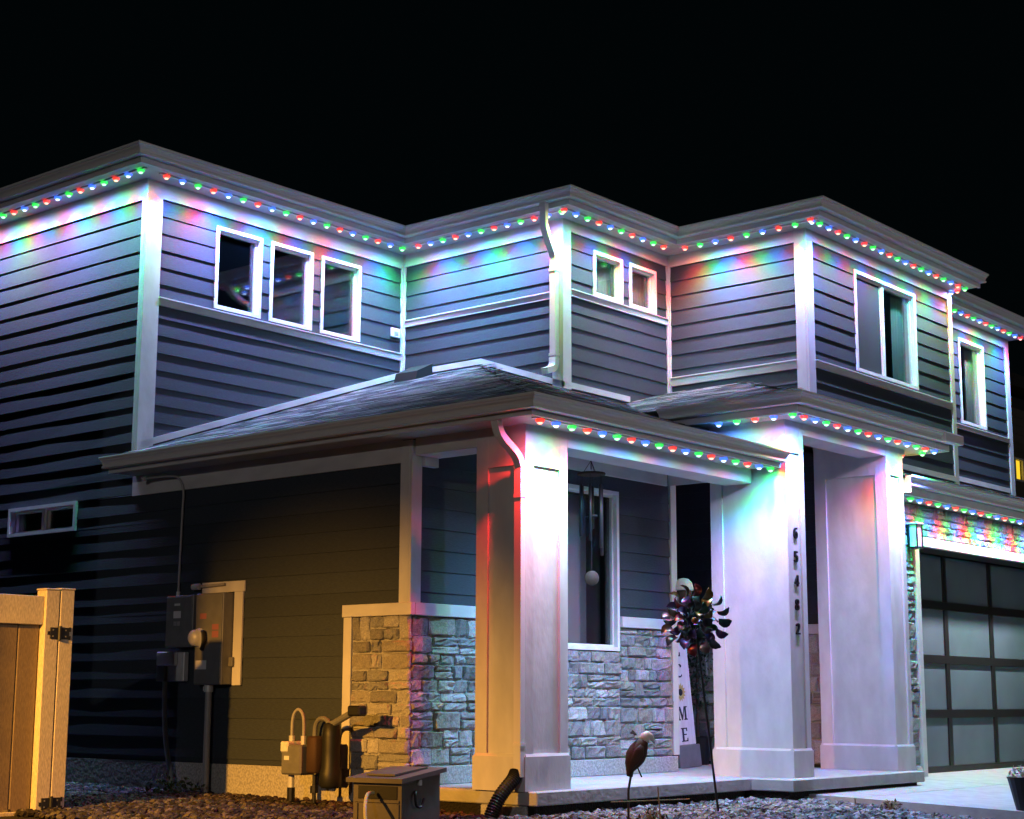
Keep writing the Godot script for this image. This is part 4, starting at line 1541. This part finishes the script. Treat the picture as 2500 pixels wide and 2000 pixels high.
	# metal bird on a stake
	t = thing("garden_bird", "rusty metal bird with a white head perched on a thin stake", "garden ornament", Vector3(0.36, 0, 5.78))
	t.rotation.y = deg_to_rad(-38.0)
	st = mb(true)
	loft(st, [[Vector3(-0.085, -0.56, 0), 0.012, 0.02], [Vector3(-0.075, -0.52, 0), 0.028, 0.03], [Vector3(-0.06, -0.48, 0), 0.055, 0.05], [Vector3(-0.03, -0.42, 0), 0.078, 0.07], [Vector3(-0.005, -0.37, 0), 0.074, 0.068], [Vector3(0.02, -0.325, 0), 0.055, 0.052], [Vector3(0.04, -0.295, 0), 0.036, 0.036]])
	var body := part("body", st, M.rust, t)
	st = mb(true)
	loft(st, [[Vector3(0.028, -0.306, 0), 0.034, 0.036], [Vector3(0.048, -0.280, 0), 0.046, 0.044], [Vector3(0.068, -0.268, 0), 0.044, 0.042], [Vector3(0.090, -0.274, 0), 0.030, 0.030], [Vector3(0.108, -0.292, 0), 0.016, 0.016], [Vector3(0.124, -0.318, 0), 0.006, 0.006]])
	part("head", st, M.white_enamel, t)
	for s in [-1.0, 1.0]:
		st = mb(true)
		loft(st, [[Vector3(-0.085, -0.52, s * 0.035), 0.010, 0.006], [Vector3(-0.055, -0.45, s * 0.066), 0.034, 0.010], [Vector3(-0.02, -0.38, s * 0.070), 0.040, 0.010], [Vector3(0.01, -0.335, s * 0.052), 0.018, 0.008]])
		part("wing", st, M.rust, t)
		st = mb()
		tube(st, [Vector3(-0.03, -0.47, s * 0.02), Vector3(-0.02 + s * 0.03, -0.565, s * 0.03)], 0.006, 6)
		part("leg", st, M.black, t)
	st = mb()
	tube(st, [Vector3(-0.055, -0.50, 0), Vector3(-0.085, -0.66, 0), Vector3(-0.09, -1.0, 0)], 0.009, 8)
	part("stake", st, M.black, t)
	st = mb()
	for k in 3:
		tube(st, curve([Vector3(-0.02, -0.255, 0.0), Vector3(-0.045 - k * 0.012, -0.225 - k * 0.008, (k - 1) * 0.02)]), 0.006, 5)
	part("crest", st, M.rust, body)
	# thin stakes of dead wood before the slab
	t = thing("plant_stake", "thin straw coloured cane crossed by a level twig in front of the porch slab", "cane")
	st = mb()
	tube(st, [Vector3(0.40, -1.02, 5.95), Vector3(0.355, -0.63, 5.95)], 0.005, 6)
	part("cane", st, M.straw, t)
	st = mb()
	tube(st, [Vector3(-0.20, -0.716, 5.93), Vector3(0.80, -0.738, 5.93)], 0.004, 6)
	part("twig", st, M.straw, t)
	# dead leaves at the foot of the bird
	dry_plant("dry_plant", "curled brown dead plant at the foot of the metal bird", Vector3(0.40, 0, 5.86), 26, 0.13, 31)
	dry_plant("dry_weed", "small dry weed in the gravel beside the driveway edge", Vector3(3.25, 0, 6.35), 30, 0.12, 32)
	# low green plant by the side wall
	t = thing("low_shrub", "low green shrub at the foot of the meter conduit", "shrub", Vector3(-0.34, 0, 1.18))
	leafy(t, Vector3(0, -0.80, 0), Vector3(0.22, 0.14, 0.30), 260, M.leaf, 0.022, 41)
	# welcome board
	t = thing("welcome_sign", "tall white plank sign reading WELCOME with a sunflower for the O, in the entry recess", "sign", Vector3(4.64, -0.69, 3.33))
	t.rotation = Vector3(deg_to_rad(-4.0), 0, 0.05)
	box("plank", Vector3(-0.205, 0.232, -0.012), Vector3(0.205, 1.80, 0.012), M.sign, t, 0.004)
	box("foot", Vector3(-0.19, 0.0, -0.06), Vector3(0.215, 0.230, 0.05), M.metal_grey, t, 0.006)
	var word := ["W", "E", "L", "C", "", "M", "E"]
	for i in 7:
		if word[i] == "":
			continue
		var l := part("letter", lettering(word[i], 0.200, "Droid Serif"), M.ink, t)
		l.position = Vector3(0.0, 1.655 - i * 0.220, 0.0125)
	var sf := Vector3(0.0, 1.655 - 4 * 0.220, 0.014)
	for k in 14:
		st = mb()
		var w := TAU * k / 14
		var a := Vector3(cos(w), sin(w), 0)
		var p := Vector3(-sin(w), cos(w), 0)
		quad(st, sf + a * 0.03, sf + a * 0.06 + p * 0.018, sf + a * 0.10, sf + a * 0.06 - p * 0.018, Vector3.BACK)
		quad(st, sf + a * 0.03 + Vector3(0, 0, -0.0015), sf + a * 0.06 + p * 0.018 + Vector3(0, 0, -0.0015), sf + a * 0.10 + Vector3(0, 0, -0.0015), sf + a * 0.06 - p * 0.018 + Vector3(0, 0, -0.0015), Vector3.FORWARD)
		part("sunflower_petal", st, M.petal, t)
	st = mb(true)
	var eye := mb(true)
	lathe(eye, Vector3.ZERO, V2([[0.0, 0.010], [0.03, 0.008], [0.038, 0.0], [0.0, -0.001]]), 16)
	var ey := part("sunflower_centre", eye, M.ink, t)
	ey.position = sf
	ey.rotation.x = PI / 2
	# slim evergreen in a dark pot behind the spinner
	t = thing("potted_evergreen", "slim dark evergreen in a black pot at the back of the entry recess", "potted plant", Vector3(5.42, -0.69, 2.95))
	st = mb()
	lathe(st, Vector3.ZERO, V2([[0.0, 0.0], [0.12, 0.0], [0.16, 0.28], [0.17, 0.30], [0.14, 0.30], [0.0, 0.27]]), 16)
	part("pot", st, M.plastic, t)
	st = mb()
	tube(st, [Vector3(0, 0.27, 0), Vector3(0.01, 1.0, 0), Vector3(0.0, 1.75, 0)], [0.018, 0.012, 0.004], 7)
	part("stem", st, M.bark, t)
	leafy(t, Vector3(0, 1.15, 0), Vector3(0.17, 0.66, 0.17), 520, M.leaf_dark, 0.028, 42)
	# black pot of pale flowers at the right edge of the picture
	var base := Vector3(3.62, drive_y(7.42), 7.42)
	t = thing("flower_pot", "black tapered pot of white flowers on the driveway at the right edge", "plant pot", base)
	st = mb()
	lathe(st, Vector3(0, 0.002, 0), V2([[0.0, 0.0], [0.105, 0.0], [0.165, 0.25], [0.175, 0.27], [0.15, 0.27], [0.0, 0.24]]), 20)
	part("pot", st, M.plastic, t)
	leafy(t, Vector3(0, 0.31, 0), Vector3(0.15, 0.075, 0.15), 160, M.white_enamel, 0.022, 43)

# an open lens-shaped petal along +y, cupped
func petal(st: SurfaceTool, r0: float, r1: float, w: float, cup: float, z: float):
	var rows := []
	var n := 5
	for i in n + 1:
		var f := float(i) / n
		var ww := w * (0.35 + 0.65 * sin(PI * (0.15 + 0.75 * f))) if i < n else w * 0.12
		var y := lerpf(r0, r1, f)
		var zz := z + cup * sin(PI * f)
		rows.append([Vector3(-ww, y, zz + cup * 0.6), Vector3(0, y, zz), Vector3(ww, y, zz + cup * 0.6)])
	for i in n:
		for k in 2:
			quad(st, rows[i][k], rows[i][k + 1], rows[i + 1][k + 1], rows[i + 1][k], Vector3.BACK)

# rings (centre, half height across, half width in z) joined to one skin
func loft(st: SurfaceTool, rings: Array):
	var pts := []
	var n := 12
	for i in rings.size():
		var c: Vector3 = rings[i][0]
		var t: Vector3 = (rings[mini(i + 1, rings.size() - 1)][0] - rings[maxi(i - 1, 0)][0]).normalized()
		var a := Vector3(-t.y, t.x, 0).normalized()
		var ring := []
		for k in n:
			var w := TAU * k / n
			ring.append(c + a * cos(w) * rings[i][1] + Vector3(0, 0, sin(w) * rings[i][2]))
		pts.append(ring)
	for i in range(rings.size() - 1):
		for k in n:
			var l := (k + 1) % n
			var m: Vector3 = (pts[i][k] + pts[i][l] + pts[i + 1][k] + pts[i + 1][l]) / 4.0
			quad(st, pts[i][k], pts[i][l], pts[i + 1][l], pts[i + 1][k], m - (rings[i][0] + rings[i + 1][0]) / 2.0)
	for e in [0, rings.size() - 1]:
		var d: Vector3 = rings[e][0] - rings[1 if e == 0 else e - 1][0]
		for k in n:
			tri(st, rings[e][0], pts[e][k], pts[e][(k + 1) % n], d)

func leafy(t: Node3D, c: Vector3, r: Vector3, n: int, m: Material, size: float, sd: int):
	var q := RandomNumberGenerator.new()
	q.seed = sd
	var st := mb()
	for i in n:
		var v := Vector3(q.randfn(), q.randfn(), q.randfn()).normalized() * pow(q.randf(), 0.45)
		var p := c + v * r
		var b := Basis.from_euler(Vector3(q.randf() * TAU, q.randf() * TAU, q.randf() * TAU))
		var s := size * q.randf_range(0.6, 1.4)
		quad(st, p, p + b * Vector3(s * 0.5, s, 0), p + b * Vector3(0, s * 2.0, s * 0.3), p + b * Vector3(-s * 0.5, s, 0), b * Vector3(0, 0, 1))
	var o := part("foliage", st, m, t)
	o.set_meta("kind", "stuff")

func dry_plant(called: String, label: String, at: Vector3, n: int, h: float, sd: int):
	var q := RandomNumberGenerator.new()
	q.seed = sd
	var t := thing(called, label, "dead plant", Vector3(at.x, ground_y(at.x, at.z), at.z))
	var st := mb()
	for i in n:
		var w := q.randf() * TAU
		var l := h * q.randf_range(0.5, 1.2)
		var d := Vector3(cos(w), 0, sin(w)) * l * q.randf_range(0.3, 1.0)
		tube(st, curve([Vector3.ZERO, d * 0.5 + Vector3(0, l * 0.8, 0), d + Vector3(0, l * q.randf_range(0.3, 1.0), 0)], 3), 0.003, 4, false)
	part("stems", st, M.straw, t)
	leafy(t, Vector3(0, h * 0.5, 0), Vector3(h, h * 0.5, h), n * 2, M.rust, 0.018, sd + 1)

func fence():
	var Z := 2.10
	var gy := -1.05
	var t := thing("fence_post", "pale vinyl fence post with flat cap, right of the two posts of the side gate", "fence post")
	box("post", Vector3(-2.238, gy, Z - 0.127), Vector3(-2.111, 0.838, Z), M.fence, t, 0.006)
	box("cap", Vector3(-2.243, 0.839, Z - 0.132), Vector3(-2.106, 0.852, Z + 0.005), M.fence, t, 0.005)
	t = thing("side_gate", "pale vinyl side gate of vertical boards between wide rails, hung on black hinges", "gate")
	box("stile", Vector3(-2.372, -0.96, Z - 0.127), Vector3(-2.246, 0.830, Z), M.fence, t, 0.006)
	box("stile_cap", Vector3(-2.377, 0.831, Z - 0.132), Vector3(-2.244, 0.844, Z + 0.005), M.fence, t, 0.005)
	box("rail", Vector3(-3.95, 0.560, Z - 0.10), Vector3(-2.373, 0.782, Z - 0.022), M.fence, t, 0.005)
	box("rail", Vector3(-3.95, -0.98, Z - 0.10), Vector3(-2.373, -0.845, Z - 0.022), M.fence, t, 0.005)
	var x := -2.375
	while x > -3.9:
		var w := 0.19
		var st := mb()
		# a board with bevelled edges, so that a V runs between neighbours
		prism(st, func(u: float, y: float, d: float) -> Vector3: return Vector3(d, u, Z - 0.062 + y), -0.844, 0.559, [Vector2(x - w + 0.001, -0.022), Vector2(x - 0.001, -0.022), Vector2(x - 0.001, -0.008), Vector2(x - 0.010, 0.0), Vector2(x - w + 0.010, 0.0), Vector2(x - w + 0.001, -0.008)])
		part("board", st, M.board, t)
		x -= w
	box("stile", Vector3(-4.08, -0.96, Z - 0.127), Vector3(-3.951, 0.830, Z), M.fence, t, 0.006)
	for y in [0.455, -0.84]:
		var st := mb()
		bx(st, Vector3(-2.325, y, Z + 0.001), Vector3(-2.152, y + 0.088, Z + 0.010), 0.002)
		tube(st, [Vector3(-2.242, y - 0.012, Z + 0.012), Vector3(-2.242, y + 0.100, Z + 0.012)], 0.014, 8)
		bx(st, Vector3(-2.345, y + 0.030, Z + 0.001), Vector3(-2.326, y + 0.058, Z + 0.010))
		bx(st, Vector3(-2.152, y + 0.058, Z + 0.001), Vector3(-2.138, y + 0.092, Z + 0.010))
		bx(st, Vector3(-2.152, y - 0.004, Z + 0.001), Vector3(-2.138, y + 0.026, Z + 0.010))
		var h := part("hinge", st, M.plastic, t)
		st = mb()
		for p in [[-2.300, 0.02], [-2.300, 0.068], [-2.185, 0.02], [-2.185, 0.068]]:
			bx(st, Vector3(p[0] - 0.006, y + p[1] - 0.006, Z + 0.0102), Vector3(p[0] + 0.006, y + p[1] + 0.006, Z + 0.0135), 0.002)
		part("screws", st, M.metal_grey, h)

func gas_meter():
	var t := thing("gas_meter", "grey gas meter with looped pipe, regulator and black valve arm at the side wall", "gas meter")
	var st := mb()
	bx(st, Vector3(-0.46, -0.615, 2.725), Vector3(-0.28, -0.37, 2.965), 0.015)
	part("meter_body", st, M.gas, t)
	st = mb()
	bx(st, Vector3(-0.468, -0.435, 2.72), Vector3(-0.30, -0.345, 2.815), 0.012)
	part("index_box", st, M.white_enamel, t)
	box("label_plate", Vector3(-0.463, -0.495, 2.77), Vector3(-0.4605, -0.462, 2.83), M.sticker_white, t)
	st = mb()
	tube(st, curve([Vector3(-0.37, -0.345, 2.76), Vector3(-0.37, -0.20, 2.76), Vector3(-0.37, -0.12, 2.78), Vector3(-0.37, -0.085, 2.83), Vector3(-0.37, -0.12, 2.88), Vector3(-0.37, -0.20, 2.90), Vector3(-0.37, -0.37, 2.90)], 5), 0.013, 8)
	part("loop_pipe", st, M.pipe, t)
	st = mb()
	tube(st, [Vector3(-0.37, -0.30, 2.76), Vector3(-0.37, -0.345, 2.76)], 0.025, 8)
	tube(st, [Vector3(-0.37, -0.30, 2.90), Vector3(-0.37, -0.37, 2.90)], 0.022, 8)
	tube(st, [Vector3(-0.37, -0.615, 2.765), Vector3(-0.37, -0.72, 2.765)], 0.026, 8)
	part("union", st, M.metal_pale, t)
	st = mb()
	tube(st, [Vector3(-0.37, -0.72, 2.765), Vector3(-0.37, -1.0, 2.765)], 0.033, 10)
	tube(st, [Vector3(-0.33, -0.61, 3.00), Vector3(-0.33, -1.0, 3.00)], 0.017, 8)
	tube(st, [Vector3(-0.33, -0.70, 3.00), Vector3(-0.33, -0.76, 3.00)], 0.034, 8)
	tube(st, [Vector3(-0.33, -0.88, 3.00), Vector3(-0.33, -0.92, 3.00)], 0.028, 8)
	part("riser", st, M.black, t)
	st = mb(true)
	bx(st, Vector3(-0.42, -0.60, 2.975), Vector3(-0.26, -0.30, 3.10), 0.02)
	part("regulator", st, M.rust, t)
	st = mb()
	tube(st, curve([Vector3(-0.34, -0.34, 3.00), Vector3(-0.34, -0.22, 3.01), Vector3(-0.34, -0.165, 3.05), Vector3(-0.34, -0.16, 3.12), Vector3(-0.33, -0.20, 3.17)]), 0.020, 8)
	part("bend", st, M.gas, t)
	st = mb(true)
	lathe(st, Vector3(-0.33, -0.72, 3.19), V2([[0.0, 0.0], [0.075, 0.008], [0.092, 0.03], [0.092, 0.13], [0.078, 0.17], [0.074, 0.30], [0.076, 0.42], [0.066, 0.52], [0.0, 0.54]]), 18)
	part("canister", st, M.plastic, t)
	st = mb()
	tube(st, curve([Vector3(-0.33, -0.22, 3.14), Vector3(-0.35, -0.185, 3.26), Vector3(-0.37, -0.135, 3.40), Vector3(-0.38, -0.10, 3.50)]), 0.028, 10)
	part("valve_arm", st, M.metal_grey, t)
	st = mb()
	bx(st, Vector3(-0.43, -0.135, 3.46), Vector3(-0.33, -0.05, 3.60), 0.014)
	part("valve_head", st, M.plastic, t)

# ==================================================================== what stands beyond
func neighbours():
	var n := thing("neighbour_house", "unseen plain dark sided house left of the side gate, shading the meter wall", "house", Vector3(-8.5, -0.95, -2.6))  # unseen, placed so its corner keeps the warm lamp off the meter wall
	var nw := wall("wall", front(5.35), -3.5, 3.5, 0.0, 4.6, [], M.sheath, n)
	for q in 25:
		var bs := mb()
		prism(bs, front(5.35), -3.5, 3.5, [Vector2(0.0005, q * 0.178), Vector2(0.014, q * 0.178), Vector2(0.003, q * 0.178 + 0.178), Vector2(0.0005, q * 0.178 + 0.178)])
		part("siding_board", bs, M.tan, nw)
	wall("wall", side_east(3.5), -5.0, 5.35, 0.0, 4.6, [], M.sheath, n)
	box("roof", Vector3(-4.0, 4.6, -5.5), Vector3(3.7, 4.8, 5.6), M.deck, n)
	var h := thing("neighbour_house", "dark neighbouring house at the far right edge with one lit yellow window", "house", Vector3(20.9, -0.9, 0.0))
	# local frame: x east, z south; its south face is seen past the corner of the garage
	var F := front(0.0)
	var hole := [Rect2(0.60, 5.30, 0.36, 0.40)]
	var w := wall("wall", F, 0.0, 8.0, 0.0, 7.0, hole, M.sheath, h)
	var k := 0
	while k < 38:
		var y := k * 0.178
		for r in cut(0.0, 8.0, y, y + 0.178, hole):
			var st := mb()
			prism(st, F, r[0], r[1], [Vector2(0.0005, r[2]), Vector2(0.014, r[2]), Vector2(0.003, r[3]), Vector2(0.0005, r[3])])
			part("siding_board", st, M.tan, w)
		k += 1
	wall("wall", side(0.0), -8.0, 0.0, 0.0, 7.0, [], M.sheath, h)
	box("roof", Vector3(-0.4, 7.0, -8.4), Vector3(8.4, 7.25, 0.5), M.deck, h)
	var fr := mb()
	prism(fr, F, 0.56, 0.60, rect(-0.02, 0.035, 5.26, 5.74))
	prism(fr, F, 0.96, 1.00, rect(-0.02, 0.035, 5.26, 5.74))
	prism(fr, F, 0.60, 0.96, rect(-0.02, 0.035, 5.26, 5.30))
	prism(fr, F, 0.60, 0.96, rect(-0.02, 0.035, 5.70, 5.74))
	var wi := part("window", fr, M.trim, h)
	var ps := mb()
	prism(ps, F, 0.60, 0.96, rect(-0.05, -0.04, 5.30, 5.70))
	part("lit_blind", ps, glow(1.0, 0.62, 0.02, 1.1), wi)
	var a := AreaLight3D.new()
	a.name = "lit_window_light"
	a.light_color = lin(1.0, 0.62, 0.05)
	a.light_energy = 0.25
	a.area_size = Vector2(0.34, 0.38)
	a.area_range = 20.0
	a.shadow_enabled = true
	a.position = Vector3(20.9 + 0.78, -0.9 + 5.50, 0.04)
	a.rotation.y = PI
	add_child(a)
